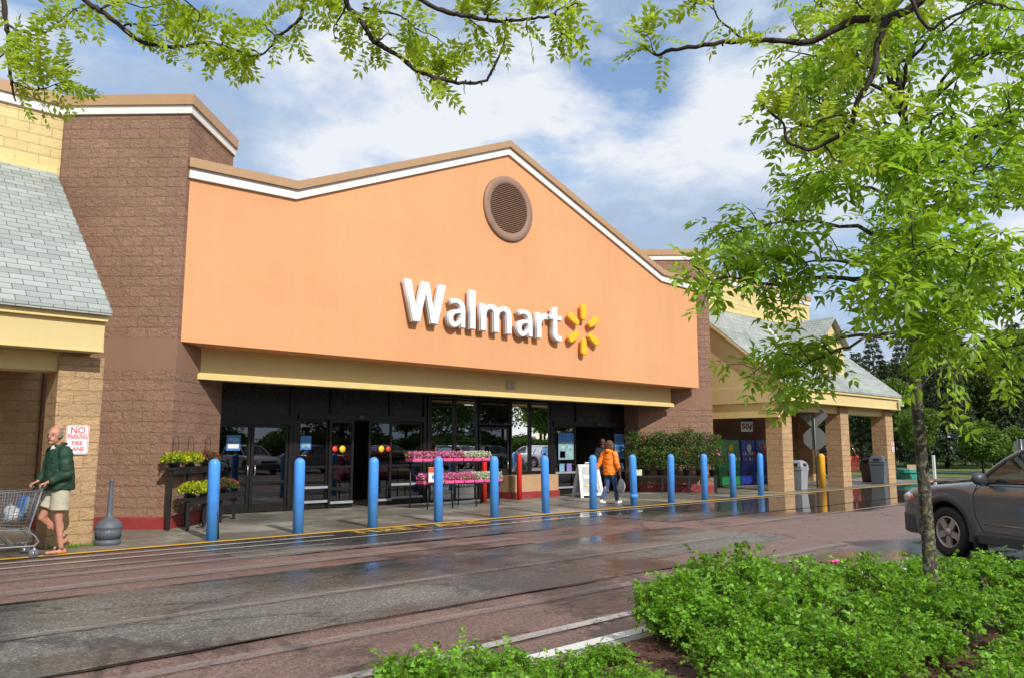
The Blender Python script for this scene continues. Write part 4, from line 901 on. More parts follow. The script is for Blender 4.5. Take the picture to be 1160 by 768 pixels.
# litter bins
def bin_(loc, mat, label, rzz=0, s=1.):
    e = empty('litter_bin', loc, label, 'litter bin', None, rzz); e.scale = (s,) * 3; m_ = wm(e)
    pr = lambda w, d_: [(-w, -d_), (w, -d_), (w, d_), (-w, d_)]
    b = MB(); vs = []
    for z, w in ((0, .21), (.02, .22), (.70, .27), (.72, .29), (.78, .29)): vs += [m_ @ Vector((p, q, z)) for p, q in pr(w, w)]
    fs = [(0, 1, 2, 3)] + [(4 * i + j, 4 * i + (j + 1) % 4, 4 * i + 4 + (j + 1) % 4, 4 * i + 4 + j) for i in range(4) for j in range(4)] + [(16, 17, 18, 19)]
    b.add(vs, fs); b.build('body', mat, e, bevel=.02)
    b = MB(); vs = []
    for z, w in ((.782, .285), (.84, .285), (.98, .24), (1.05, .16), (1.07, .05)): vs += [m_ @ Vector((p, q, z)) for p, q in pr(w, w)]
    b.add(vs, fs); ld = b.build('lid', mat, e, bevel=.03)
    for sg in (-1, 1):
        b = MB(); b.box(m_ @ Vector((0, sg * .262, .90)), (.26, .03, .11), rzz, rx=sg * R(17)); b.build('opening', M['rubber'], ld)
        b = MB(); b.box(m_ @ Vector((sg * .262, 0, .90)), (.03, .26, .11), rzz, ry=-sg * R(17)); b.build('opening', M['rubber'], ld)
bin_((27.72, 14.05, .014), M['grey_light'], 'pale grey domed litter bin right of the first right hand column')
bin_((34.75, 14.0, .014), M['grey_plastic'], 'large dark grey domed litter bin beside the farthest column', R(8), 1.12)
p = G0(984, 546); bin_((p.x, p.y, .014), pmat('brown_bin', (.16, .09, .06), .6), 'brown litter bin behind the dark grey bin', R(15), 1.0)
# yellow bollard with road sign seen from behind
p = G0(932, 553); o = bollard_mesh(.13, 1.30, M['yellow'], 'yellow_bollard'); o.location = (p.x, p.y, .012); tag(o, 'yellow bollard at the foot of the sign post between two columns', 'bollard')
SP = empty('road_sign', (p.x - .05, p.y + .18, .012), 'back of a grey diamond sign above an octagonal sign on a thin pole', 'sign', rz=YAW - R(18) - PI / 2); m_ = wm(SP)
b = MB(); b.tube([m_ @ Vector((0, 0, 0)), m_ @ Vector((0, 0, 3.35))], .032, 8); b.build('pole', pmat('green_grey_pole', (.16, .19, .16), .5, .4), SP)
sb_ = pmat('sign_back', (.16, .155, .145), .5, .35, var=.1)
b = MB(); b.prism([(0, -.52), (.52, 0), (0, .52), (-.52, 0)], .035, .045, lambda p, q, t: m_ @ Vector((p, t, 2.72 + q))); b.build('diamond_plate', sb_, SP)
b = MB(); b.prism([(.44 * math.cos(R(22.5 + 45 * i)), .44 * math.sin(R(22.5 + 45 * i))) for i in range(8)], .05, .06, lambda p, q, t: m_ @ Vector((p, t, 1.86 + q))); b.build('octagon_plate', sb_, SP)
# vending machines
def vend(x0, x1, c, label, seed):
    r_ = random.Random(seed); e = empty('vending_machine', ((x0 + x1) / 2, 17.55, .014), label, 'vending machine', 'vending machines in the arcade')
    mt = pmat('vending_' + str(seed), c, .3, var=.2, vs=3); dk = tuple(v * .35 for v in c)
    b = MB(); b.bb(x0, x1, 17.2, 17.95, .05, 1.86); b.build('cabinet', mt, e, bevel=.02)
    b = MB(); b.bb(x0 + .05, x1 - .05, 17.17, 17.199, .75, 1.80); dr_ = b.build('display_panel', pmat('vending_panel_' + str(seed), tuple(min(1, v * 1.5 + .01) for v in c), .25, var=.6, vs=5), e)
    W_ = x1 - x0
    for rw in (1.0, 1.22):
        for i in range(6):
            x = x0 + .12 + i * (W_ - .24) / 5.; b = MB(); cc_ = r_.choice([(.7, .7, .65), (.6, .1, .05), (.7, .5, .1), (.3, .5, .7)]); b.lathe([(.001, 0), (.03, 0), (.032, .09), (.015, .13), (.012, .16), (.001, .16)], (x, 17.15, rw), 10); b.build('bottle_picture', random.choice([M['white_p'], M['sticker_y'], M['sticker_r'], M['paper_pale']]), dr_)
    b = MB(); b.lathe([(.001, .003), (.17, .003), (.17, 0)], (x0 + W_ * .55, 17.168, 1.52), 24, rot=rotY); b.build('round_emblem', [M['sticker_y'], M['white_p'], M['sticker_r']][seed % 3], dr_)
    b = MB(); b.bb(x0 + W_ * .4, x0 + W_ * .7, 17.185, 17.199, .42, .62); b.build('dispensing_slot', M['rubber'], e)
vend(27.52, 29.08, (.015, .17, .05), 'green vending machine, leftmost in the arcade', 3)
vend(29.15, 30.28, (.012, .03, .25), 'dark blue vending machine in the middle of the row', 4)
vend(30.34, 31.50, (.01, .055, .24), 'blue vending machine at the right end of the row', 5)
b = MB(); b.bb(31.55, 32.6, 17.3, 17.95, .05, 1.86); o = b.build('game_cabinet', M['black'], None, bevel=.02); tag(o, 'black dispenser cabinet behind the person in the yellow vest', 'cabinet')
b = MB(); b.bb(31.62, 32.5, 17.27, 17.30, .9, 1.8); b.build('front_panel', pmat('cab_front', (.25, .12, .07), .4, var=.9, vs=4), o)
E_ = empty('hanging_sign', (29.0, 16.0, 2.45), 'small white price sign hanging under the right arcade beam', 'sign')
sc_ = G0(846, 480); 
hp = Vector((0, 0, H)) + (fw + rt * (846 - 580) / F - up * (481 - 384) / F) * 30.2; E_.location = hp; E_.rotation_euler = (0, 0, YAW - PI / 2); m_ = wm(E_)
b = MB(); b.box(m_ @ Vector((0, 0, -.06)), (.44, .02, .38), E_.rotation_euler.z); b.build('plate', M['white_p'], E_)
b = MB(); b.box(m_ @ Vector((0, 0, .20)), (.44, .03, .12), E_.rotation_euler.z); b.build('header', M['black'], E_)
text('50¢', .28, 'lettering', M['black'], frame(m_ @ Vector((0, -.012, -.06)), m_.to_3x3() @ Vector((1, 0, 0)), m_.to_3x3() @ Vector((0, -1, 0))), E_, depth=.001, bold=.006)
b = MB(); b.tube([m_ @ Vector((-.15, 0, .25)), m_ @ Vector((-.15, 0, .75))], .006, 5); b.tube([m_ @ Vector((.15, 0, .25)), m_ @ Vector((.15, 0, .75))], .006, 5); b.build('hanger_wires', M['black'], E_)

# ---------------- shopping cart
wire = pmat('cart_wire', (.20, .21, .225), .5, .2, var=.1)
def cart(loc, rzz, label):
    e = empty('shopping_cart', loc, label, 'shopping cart', None, rzz); m_ = wm(e)
    V_ = lambda x, y, z: m_ @ Vector((x, y, z))
    # basket corners: rear(0) to front(.92); top/bottom half widths
    def pt(u, side, t):          # u 0..1 rear-front, t 0 bottom..1 top
        xb = .10 + .72 * u; xt = -.02 + .97 * u; zb = .40 + .07 * u; zt = .93 - .03 * u; hb = .22 - .05 * u; ht = .28 - .05 * u
        return V_(xb + (xt - xb) * t, side * (hb + (ht - hb) * t), zb + (zt - zb) * t)
    b = MB(); r = .0035
    for side in (-1, 1):
        for k in range(12): b.tube([pt(0, side, k / 11), pt(1, side, k / 11)], r if k < 11 else .008, 5)
        for k in range(14): b.tube([pt(k / 13, side, 0), pt(k / 13, side, 1)], r, 5)
    for k in range(9): s_ = -1 + k / 4; a, c = pt(1, -1, 0), pt(1, 1, 0); d_, f_ = pt(1, -1, 1), pt(1, 1, 1); b.tube([a.lerp(c, k / 8), d_.lerp(f_, k / 8)], r, 5)
    for k in range(12): b.tube([pt(1, -1, k / 11), pt(1, 1, k / 11)], r if k < 11 else .008, 5)
    for k in range(14): b.tube([pt(k / 13, -1, 0), pt(k / 13, 1, 0)], r, 5)
    for k in range(9): b.tube([pt(0, -1, 0).lerp(pt(0, 1, 0), k / 8), pt(1, -1, 0).lerp(pt(1, 1, 0), k / 8)], r, 5)
    b.build('basket', wire, e)
    b = MB()
    for k in range(9): b.tube([pt(0, -1, .1).lerp(pt(0, 1, .1), k / 8), pt(0, -1, 1).lerp(pt(0, 1, 1), k / 8)], r, 5)
    for k in range(6): b.tube([pt(0, -1, .1 + k * .18), pt(0, 1, .1 + k * .18)], r, 5)
    b.build('rear_gate', wire, e)
    b = MB()
    for s_ in (-1, 1):
        b.tube([V_(-.02, s_ * .27, .95), V_(.05, s_ * .25, .62), V_(.11, s_ * .24, .38), V_(.02, s_ * .245, .30), V_(-.03, s_ * .25, .22), V_(.02, s_ * .25, .165), V_(.78, s_ * .21, .17), V_(.88, s_ * .15, .17)], .013, 8)
        b.tube([V_(.11, s_ * .24, .38), V_(.42, s_ * .20, .39), V_(.34, s_ * .22, .26), V_(.26, s_ * .225, .17)], .010, 8)
    b.tube([V_(.88, -.15, .17), V_(.88, .15, .17)], .013, 8)
    for k in range(5): b.tube([V_(.1 + k * .17, -.23, .17), V_(.1 + k * .17, .23, .17)], .006, 6)
    b.build('frame', wire, e)
    b = MB(); b.tube([V_(-.05, -.28, .985), V_(-.05, .28, .985)], .017, 10); b.tube([V_(-.02, -.27, .94), V_(-.05, -.27, .985)], .014, 8); b.tube([V_(-.02, .27, .94), V_(-.05, .27, .985)], .014, 8); b.build('handle', M['grey_plastic'], e)
    b = MB(); b.box(V_(.17, 0, .72), (.02, .40, .28), rzz, ry=R(-12)); b.build('child_seat_flap', M['paper_blue'], e)
    for x, y in ((.02, .25), (.02, -.25), (.80, .2), (.80, -.2)):
        b = MB(); rot = (m_.to_3x3() @ Matrix.Rotation(R(90), 3, 'X').to_3x3()); b.lathe([(.001, -.014), (.058, -.014), (.065, -.008), (.065, .008), (.058, .014), (.001, .014)], V_(x, y, .065), 20, rot=rot); w_ = b.build('wheel', M['grey_plastic'], e)
        b = MB(); b.lathe([(.001, -.017), (.03, -.017), (.03, .017), (.001, .017)], V_(x, y, .065), 14, rot=rot); b.tube([V_(x, y - .022, .065), V_(x, y - .022, .15)], .009, 6); b.tube([V_(x, y + .022, .065), V_(x, y + .022, .15)], .009, 6); b.build('fork', M['steel'], w_)
    return e
CT = cart((3.06, 13.22, .004), PI, 'wire shopping cart with plastic bags pushed by the man in green')
def blob_bag(c, r, label, seed, name='plastic_bag'):
    b = MB(); b.ell(c, r, 20); o = b.build(name, M['bag']); me = o.data
    for v in me.vertices:
        n_ = mnoise.noise(Vector(v.co) * 9 + Vector((seed, 0, 0))); n2_ = mnoise.noise(Vector(v.co) * 26 + Vector((0, seed, 0))); d = (Vector(v.co) - Vector(c)).normalized(); v.co += d * (n_ * .05 + n2_ * .018)
    tag(o, label, 'plastic bag', 'shopping bags'); return o
blob_bag((2.78, 13.18, .60), (.12, .12, .13), 'white plastic bag nearest the handle inside the cart', 1)
blob_bag((2.50, 13.25, .60), (.15, .14, .15), 'white plastic bag in the front half of the cart', 4)
c2 = copy_tree(CT); place(c2, (31.1, 16.3, .014), 'empty shopping cart under the arcade beside the vending machines', R(70))

# ---------------- people
def remesh(b, name, mat, parent, vox=.009, smooth=4):
    me = bpy.data.meshes.new(name); me.from_pydata(b.v, [], b.f); o = bpy.data.objects.new(name, me); col.objects.link(o)
    bm = bmesh.new(); bm.from_mesh(me); bmesh.ops.recalc_face_normals(bm, faces=bm.faces); bm.to_mesh(me); bm.free()
    r_ = o.modifiers.new('r', 'REMESH'); r_.mode = 'VOXEL'; r_.voxel_size = vox
    s_ = o.modifiers.new('s', 'SMOOTH'); s_.iterations = smooth; s_.factor = .5
    bpy.context.view_layer.update(); dg = bpy.context.evaluated_depsgraph_get(); m2 = bpy.data.meshes.new_from_object(o.evaluated_get(dg)); bpy.data.objects.remove(o)
    if parent is not None: m2.transform(wm(parent).inverted())
    m2.materials.clear(); m2.materials.append(mat); m2.polygons.foreach_set('use_smooth', [True] * len(m2.polygons)); m2.name = name
    o = bpy.data.objects.new(name, m2); col.objects.link(o); o.parent = parent; return o
def hand(b, w, d, curl, side, s=1.):
    """palm + four bent fingers + thumb; d = forearm direction, curl = palm-facing direction"""
    d = Vector(d).normalized(); c = Vector(curl); c = (c - d * c.dot(d)).normalized(); t = d.cross(c) * side
    p0 = Vector(w); k = p0 + d * .085 * s
    for f in (-.028, -.010, .010, .028): b.cap(p0 + t * f * .6 * s, k + t * f * s, .014 * s, .013 * s, 8)
    for f, L in ((-.030, .062), (-.010, .076), (.010, .080), (.030, .070)):
        a = k + t * f * s; m1 = a + (d * .62 + c * .5).normalized() * L * .5 * s; m2 = m1 + (d * .1 + c).normalized() * L * .45 * s
        b.cap(a, m1, .0095 * s, .009 * s, 7); b.cap(m1, m2, .009 * s, .008 * s, 7)
    a = p0 + d * .02 * s + t * .03 * s; m1 = a + (d * .6 + t * .7 + c * .3).normalized() * .042 * s; m2 = m1 + (d * .7 + c * .6).normalized() * .032 * s
    b.cap(a, m1, .013 * s, .011 * s, 7); b.cap(m1, m2, .011 * s, .009 * s, 7)
def person(loc, rzz, label, J, mats, s=1., head_yaw=0, sleeves=True, legs='trousers', hem=.90, hood=False, hair='bald', shoes='shoes', vest=False, group=None, torso=1., lean=0.):
    e = empty('person', loc, label, 'person', group, rzz); m_ = wm(e)
    Q = {k: m_ @ (Vector(v) * s) for k, v in J.items()}
    hm = m_.to_3x3() @ Matrix.Rotation(head_yaw, 3, 'Z')
    Hc = Q['head']; X_ = lambda x, y, z: Hc + hm @ (Vector((x, y, z)) * s * 1.1)
    b = MB(); bh = hm
    b.ell(X_(-.012, 0, .02), (.107 * s, .086 * s, .115 * s), 16, rot=hm); b.ell(X_(.012, 0, -.05), (.082 * s, .067 * s, .086 * s), 14, rot=hm)
    b.cap(X_(.088, 0, .015), X_(.108, 0, -.022), .010 * s, .016 * s, 8); b.cap(X_(.070, -.022, -.06), X_(.070, .022, -.06), .022 * s, .022 * s, 8); b.ell(X_(.068, 0, -.098), (.026 * s, .03 * s, .022 * s), 8, rot=hm)
    for sg in (-1, 1): b.ell(X_(-.005, sg * .080, -.01), (.022 * s, .010 * s, .034 * s), 8, rot=hm); b.cap(X_(.075, sg * .02, .032), X_(.066, sg * .045, .030), .012 * s, .011 * s, 6)
    b.cap(Q['neck'], X_(-.025, 0, -.06), .06 * s, .055 * s, 12)
    for a, c, r1, r2 in (('chest', 'pelvis', .145, .14),): b.cap(Q[a], Q[c], r1 * s * .9, r2 * s * .9, 14)
    lat = m_.to_3x3() @ Vector((0, 1, 0)); fwd = m_.to_3x3() @ Vector((1, 0, 0)); upv = Vector((0, 0, 1))
    b.cap(Q['shL'], Q['shR'], .055 * s, .055 * s)
    for sd in 'LR':
        b.cap(Q['sh' + sd], Q['el' + sd], .050 * s, .040 * s); b.cap(Q['el' + sd], Q['wr' + sd], .040 * s, .027 * s)
        b.cap(Q['hip' + sd], Q['kn' + sd], .082 * s, .055 * s); kn, an = Q['kn' + sd], Q['an' + sd]
        b.cap(kn, an, .052 * s, .034 * s); mid = kn.lerp(an, .3); bk = (an - kn).normalized().cross(lat).normalized(); bk = bk if bk.dot(fwd) < 0 else -bk
        b.ell(mid + bk * .018 * s, (.045 * s, .045 * s, .11 * s), 10)
        to = Q['to' + sd]; hl = an + (an - to).normalized() * .05 * s; hl.z = min(an.z - .04 * s, hl.z) if an.z < .15 else an.z - .05 * s
        b.cap(hl, to, .032 * s, .026 * s); b.cap(an, hl, .032 * s, .03 * s)
        hd = Q['hd' + sd] - Q['wr' + sd]; cu = J.get('cu' + sd, (0, 0, -1)); hand(b, Q['wr' + sd], hd, m_.to_3x3() @ Vector(cu), 1 if sd == 'L' else -1, s)
    body = remesh(b, 'body', mats['skin'], e, .0085, 3)
    for sg in (-1, 1):
        b = MB(); b.ell(X_(.082, sg * .030, .012), (.007 * s, .012 * s, .008 * s), 8, rot=hm); b.build('eye', M['rubber'], e)
        b = MB(); b.cap(X_(.086, sg * .017, .036), X_(.074, sg * .045, .034), .0045 * s, .0035 * s, 6); b.build('eyebrow', mats['hair'], e)
    b = MB(); b.cap(X_(.091, -.022, -.060), X_(.091, .022, -.060), .0045 * s, .0045 * s, 6); b.build('mouth', M['sandal'], e)
    # hair
    b = MB()
    if hair == 'bald':
        b.ell(X_(-.034, 0, -.008), (.100 * s, .098 * s, .072 * s), 14, rot=hm); b.cap(X_(.012, -.078, .035), X_(.0, -.084, -.03), .017 * s, .013 * s); b.cap(X_(.012, .078, .035), X_(.0, .084, -.03), .017 * s, .013 * s); b.cap(X_(-.07, -.05, .05), X_(-.07, .05, .05), .03 * s, .03 * s)
    elif hair == 'short':
        b.ell(X_(-.026, 0, .035), (.108 * s, .094 * s, .105 * s), 16, rot=hm); b.ell(X_(-.04, 0, -.02), (.075 * s, .080 * s, .07 * s), 14, rot=hm)
    else:
        b.ell(X_(-.026, 0, .035), (.13 * s, .12 * s, .12 * s), 16, rot=hm); b.ell(X_(-.05, 0, -.04), (.085 * s, .105 * s, .10 * s), 14, rot=hm)
        for k in range(16): a = k * .39 + .3; b.ell(X_(-.04 + .09 * math.cos(a) * .8, .105 * math.sin(a), -.02 + .05 * math.sin(k * 2.3)), (.042 * s, .042 * s, .06 * s), 8)
    remesh(b, 'hair', mats['hair'], e, .008, 2)
    # jacket
    b = MB(); T = torso
    hemc = Q['pelvis'].copy(); hemc.z = loc[2] + hem * s
    def ring(c, rx_, ry_): return (c, rx_ * s * T, ry_ * s * T)
    spine = [ring(hemc, .165, .195), ring(hemc.lerp(Q['chest'], .12), .168, .198), ring(hemc.lerp(Q['chest'], .5), .162, .19), ring(Q['chest'], .145, .20), ring(Q['neck'].lerp(Q['chest'], .35), .11, .16), ring(Q['neck'] - upv * .02 * s, .075, .085)]
    n = 20; o_ = len(b.v)
    for c, rx_, ry_ in spine:
        for k in range(n): a = 2 * PI * k / n; b.v.append(c + fwd * rx_ * math.cos(a) + lat * ry_ * math.sin(a))
    for i in range(len(spine) - 1):
        for k in range(n): b.f.append((o_ + i * n + k, o_ + i * n + (k + 1) % n, o_ + (i + 1) * n + (k + 1) % n, o_ + (i + 1) * n + k)); b.m.append(0); b.sm.append(True)
    b.f.append(tuple(o_ + k for k in range(n))[::-1]); b.f.append(tuple(o_ + (len(spine) - 1) * n + k for k in range(n)))
    for sd in 'LR':
        sh, el, wr = Q['sh' + sd], Q['el' + sd], Q['wr' + sd]
        b.cap(sh, el, .085 * s * T ** .5, .078 * s * T ** .5, 12)
        b.cap(el, el.lerp(wr, .55), .075 * s * T ** .5, .062 * s, 12); b.tube([el.lerp(wr, .4), el.lerp(wr, .86), el.lerp(wr, .93)], [.058 * s, .05 * s, .040 * s], 12)
        b.cap(sh, Q['neck'] - upv * .05 * s, .068 * s, .055 * s, 10)
    b.tube([Q['neck'] - upv * .03 * s, Q['neck'] + upv * .035 * s], [.088 * s, .076 * s], 14)
    if hood: b.ell(Q['neck'] - fwd * .07 * s + upv * .0, (.09 * s, .12 * s, .065 * s), 14, rot=m_.to_3x3()); b.cap(Q['neck'] - fwd * .03 * s + lat * .08 * s, Q['neck'] - fwd * .03 * s - lat * .08 * s, .055 * s, .055 * s)
    jk = remesh(b, 'jacket', mats['top'], e, .010, 4)
    for v in jk.data.vertices:      # folds in the cloth
        p = Vector(v.co) * (1 / s); n_ = mnoise.noise(Vector((p.x * 7, p.y * 7, p.z * 13))) + .5 * mnoise.noise(Vector((p.x * 18, p.y * 18, p.z * 24 + 9)))
        fo = 1 - 2 * abs(mnoise.noise(Vector((p.x * 5 + p.z * 4, p.y * 5, p.z * 9 + p.x * 4 + 3)))); v.co += v.normal * (n_ * .014 + fo * .012) * s
    if shoes == 'sandals':      # shirt collar, zip and stand collar of the jacket
        b = MB(); cc2 = Q['neck']; b.tube([cc2 - upv * .05 * s + fwd * .03 * s, cc2 + upv * .03 * s + fwd * .03 * s], [.085 * s, .062 * s], 14); b.build('shirt_collar', M['white_p'], e)
        b = MB(); b.tube([cc2 + lat * .10 * s + fwd * .02 * s - upv * .03 * s, cc2 + lat * .088 * s - fwd * .02 * s + upv * .05 * s, cc2 - fwd * .10 * s + upv * .055 * s, cc2 - lat * .088 * s - fwd * .02 * s + upv * .05 * s, cc2 - lat * .10 * s + fwd * .02 * s - upv * .03 * s], .024 * s, 8); b.build('collar', mats['top'], e)
    # lower garments
    b = MB(); n = 18
    b.tube([Q['pelvis'] + upv * .10 * s, Q['pelvis'], Q['pelvis'] - upv * .09 * s], [.155 * s, .165 * s, .14 * s], 18)
    for sd in 'LR':
        hp_, kn, an = Q['hip' + sd], Q['kn' + sd], Q['an' + sd]
        if legs == 'shorts': b.tube([hp_ + upv * .05 * s, hp_.lerp(kn, .3), hp_.lerp(kn, .68)], [.115 * s, .128 * s, .132 * s], 16)
        else: b.tube([hp_ + upv * .05 * s, hp_.lerp(kn, .3), kn], [.10 * s, .10 * s, .073 * s], 16); b.cap(hp_.lerp(kn, .8), kn, .076 * s, .07 * s); b.tube([kn, kn.lerp(an, .5), kn.lerp(an, .97)], [.072 * s, .066 * s, .060 * s], 16)
    remesh(b, legs, mats['low'], e, .010, 3)
    for sd in 'LR':
        an, to = Q['an' + sd], Q['to' + sd]; ax = (to - an); hl = an - Vector((ax.x, ax.y, 0)).normalized() * .045 * s; hl.z = max(loc[2] + .03 * s, an.z - .06 * s)
        b = MB()
        if shoes == 'sandals':
            dn = Vector((0, 0, -.024 * s)); b.cap(hl + dn, to + dn, .036 * s, .038 * s, 12)
            bb2 = MB(); bb2.v = [Vector((v.x, v.y, v.z)) for v in b.v]; b.v = [(v - hl - dn) for v in b.v]; b.v = [hl + dn + v - upv * v.dot(upv) * .0 for v in b.v]
            mdz = None; so_ = MB(); d2 = (to - hl); L2 = d2.length; d2.normalize(); sd2 = d2.cross(upv).normalized(); un = sd2.cross(d2)
            pl = [(-.05, .0), (-.04, .03), (.05, .036), (.7, .045), (1.02, .03), (1.14, 0)]; pol = [(a * L2, w_ * s) for a, w_ in pl] + [(a * L2, -w_ * s) for a, w_ in pl[-2:0:-1]]
            so_.prism(pol, -.056 * s, -.026 * s, lambda p, q, t: hl + d2 * p + sd2 * q + un * t)
            so_.tube([hl + d2 * L2 * .55 + sd2 * .04 * s - un * .03 * s, hl + d2 * L2 * .5 + un * .034 * s, hl + d2 * L2 * .55 - sd2 * .04 * s - un * .03 * s], .020 * s, 6, flat=.4)
            so_.tube([hl + d2 * L2 * .85 + sd2 * .038 * s - un * .03 * s, hl + d2 * L2 * .82 + un * .028 * s, hl + d2 * L2 * .85 - sd2 * .038 * s - un * .03 * s], .018 * s, 6, flat=.4)
            so_.tube([an + sd2 * .04 * s, an - d2 * .045 * s, an - sd2 * .04 * s, an + d2 * .04 * s, an + sd2 * .04 * s], .012 * s, 6)
            so_.build('sandal', mats['shoe'], e)
        else:
            b.cap(hl - upv * .005 * s, to, .046 * s, .04 * s, 12); b.cap(an - upv * .03 * s, hl, .045 * s, .045 * s, 12); remesh(b, 'shoe', mats['shoe'], e, .008, 2)
    if vest:
        b = MB(); b.tube([hemc, hemc.lerp(Q['chest'], .5), Q['chest'] + upv * .12 * s], [.20 * s, .205 * s, .17 * s], 18); remesh(b, 'safety_vest', M['hivis'], e, .012, 3)
    return e
# man pushing cart: local +X forward, +Y left (towards the road)
J = dict(head=(.10, .01, 1.715), neck=(.03, 0, 1.54), chest=(0, 0, 1.33), pelvis=(-.02, 0, .96),
         shL=(.0, .195, 1.47), elL=(-.02, .255, 1.17), wrL=(.20, .20, 1.045), hdL=(.28, .19, 1.02), shR=(.03, -.195, 1.47), elR=(.06, -.26, 1.19), wrR=(.22, -.16, 1.05), hdR=(.30, -.15, 1.02),
         cuL=(0, 0, -1), cuR=(0, 0, -1), hipL=(-.02, .09, .92), knL=(-.01, .10, .50), anL=(-.07, .11, .09), toL=(.12, .13, .045), hipR=(-.02, -.09, .92), knR=(.15, -.09, .53), anR=(-.17, -.10, .235), toR=(-.06, -.11, .075))
person((3.33, 13.17, .004), R(184), 'balding man in a green jacket and khaki shorts pushing a shopping cart', J, dict(skin=M['skin'], hair=M['hair_grey'], top=M['jacket_green'], low=M['shorts'], shoe=M['sandal']), s=1.0, head_yaw=R(40), legs='shorts', hem=.93, hair='bald', shoes='sandals', torso=1.2)
# woman in orange walking away to the right
J2 = dict(head=(.03, 0, 1.70), neck=(.01, 0, 1.54), chest=(0, 0, 1.33), pelvis=(-.01, 0, .96),
          shL=(.0, .19, 1.46), elL=(.10, .26, 1.20), wrL=(.24, .30, 1.02), hdL=(.30, .31, .96), shR=(0, -.19, 1.46), elR=(-.08, -.27, 1.18), wrR=(-.06, -.31, .95), hdR=(-.05, -.32, .88),
          cuL=(0, -1, 0), cuR=(0, 1, 0), hipL=(0, .09, .92), knL=(.10, .09, .50), anL=(-.02, .09, .10), toL=(.16, .10, .045), hipR=(0, -.09, .92), knR=(.02, -.09, .50), anR=(-.30, -.10, .17), toR=(-.20, -.10, .055))
J2 = dict(head=(.03, 0, 1.70), neck=(.01, 0, 1.54), chest=(0, 0, 1.33), pelvis=(-.01, 0, .96),
          shL=(.0, .19, 1.46), elL=(-.10, .28, 1.20), wrL=(-.22, .36, .98), hdL=(-.25, .38, .91), shR=(0, -.19, 1.46), elR=(-.02, -.27, 1.18), wrR=(.06, -.31, .95), hdR=(.07, -.32, .88),
          cuL=(0, -1, 0), cuR=(0, 1, 0), hipL=(0, .09, .92), knL=(-.02, .09, .50), anL=(-.28, .10, .14), toL=(-.13, .10, .045), hipR=(0, -.09, .92), knR=(.16, -.09, .51), anR=(.22, -.10, .09), toR=(.40, -.11, .05))
person((17.15, 14.15, .014), R(5), 'woman in an orange hooded jacket and jeans walking along the kerb', J2, dict(skin=M['skin'], hair=M['hair_brown'], top=M['jacket_orange'], low=M['jeans'], shoe=M['white_p']), s=.93, head_yaw=R(10), hem=.84, hood=True, hair='long')
# bags she carries
b = MB(); 
hb = Vector((17.15, 14.15, .014)) + Matrix.Rotation(R(5), 3, 'Z') @ (Vector((.085, -.33, .80)) * .93)
bg1 = blob_bag(tuple(hb - Vector((0, 0, .26))), (.13, .09, .19), 'pale plastic carrier bag hanging from the right hand of the woman in orange', 9)
b = MB(); b.tube([hb - Vector((.03, 0, .1)), hb + Vector((0, 0, .03)), hb - Vector((-.03, 0, .1))], .012, 6); b.build('bag_handles', M['bag'], bg1)
hb2 = Vector((17.15, 14.15, .014)) + Matrix.Rotation(R(5), 3, 'Z') @ (Vector((-.27, .40, .82)) * .93)
b = MB(); b.tube([hb2, hb2 + Vector((-.06, .02, -.12)), hb2 + Vector((.12, -.03, -.46))], [.015, .05, .03], 10); o = b.build('umbrella', M['navy']); tag(o, 'folded dark umbrella in the left hand of the woman in orange', 'umbrella')
J3 = dict(J2); J3.update(head=(.0, 0, 1.70), elL=(-.03, .27, 1.18), wrL=(.02, .30, .94), hdL=(.03, .30, .86), elR=(-.03, -.27, 1.18), wrR=(.04, -.30, .94), hdR=(.05, -.30, .86), knL=(.08, .1, .5), anL=(.05, .1, .09), toL=(.22, .11, .045), knR=(-.02, -.1, .5), anR=(-.18, -.1, .10), toR=(-.02, -.11, .045))
p = Vector((21.15, 17.75, .014))
person(p, R(62), 'man in a dark jacket seen from behind in the open doorway', J3, dict(skin=M['skin'], hair=M['hair_brown'], top=M['navy'], low=M['black'], shoe=M['rubber']), s=.99, hem=.86, hair='short')
person((31.0, 16.75, .014), R(170), 'person in a yellow safety vest beside the first right hand column', J3, dict(skin=M['skin'], hair=M['hair_brown'], top=M['navy'], low=M['navy'], shoe=M['rubber']), s=.96, hem=.88, hair='short', vest=True)

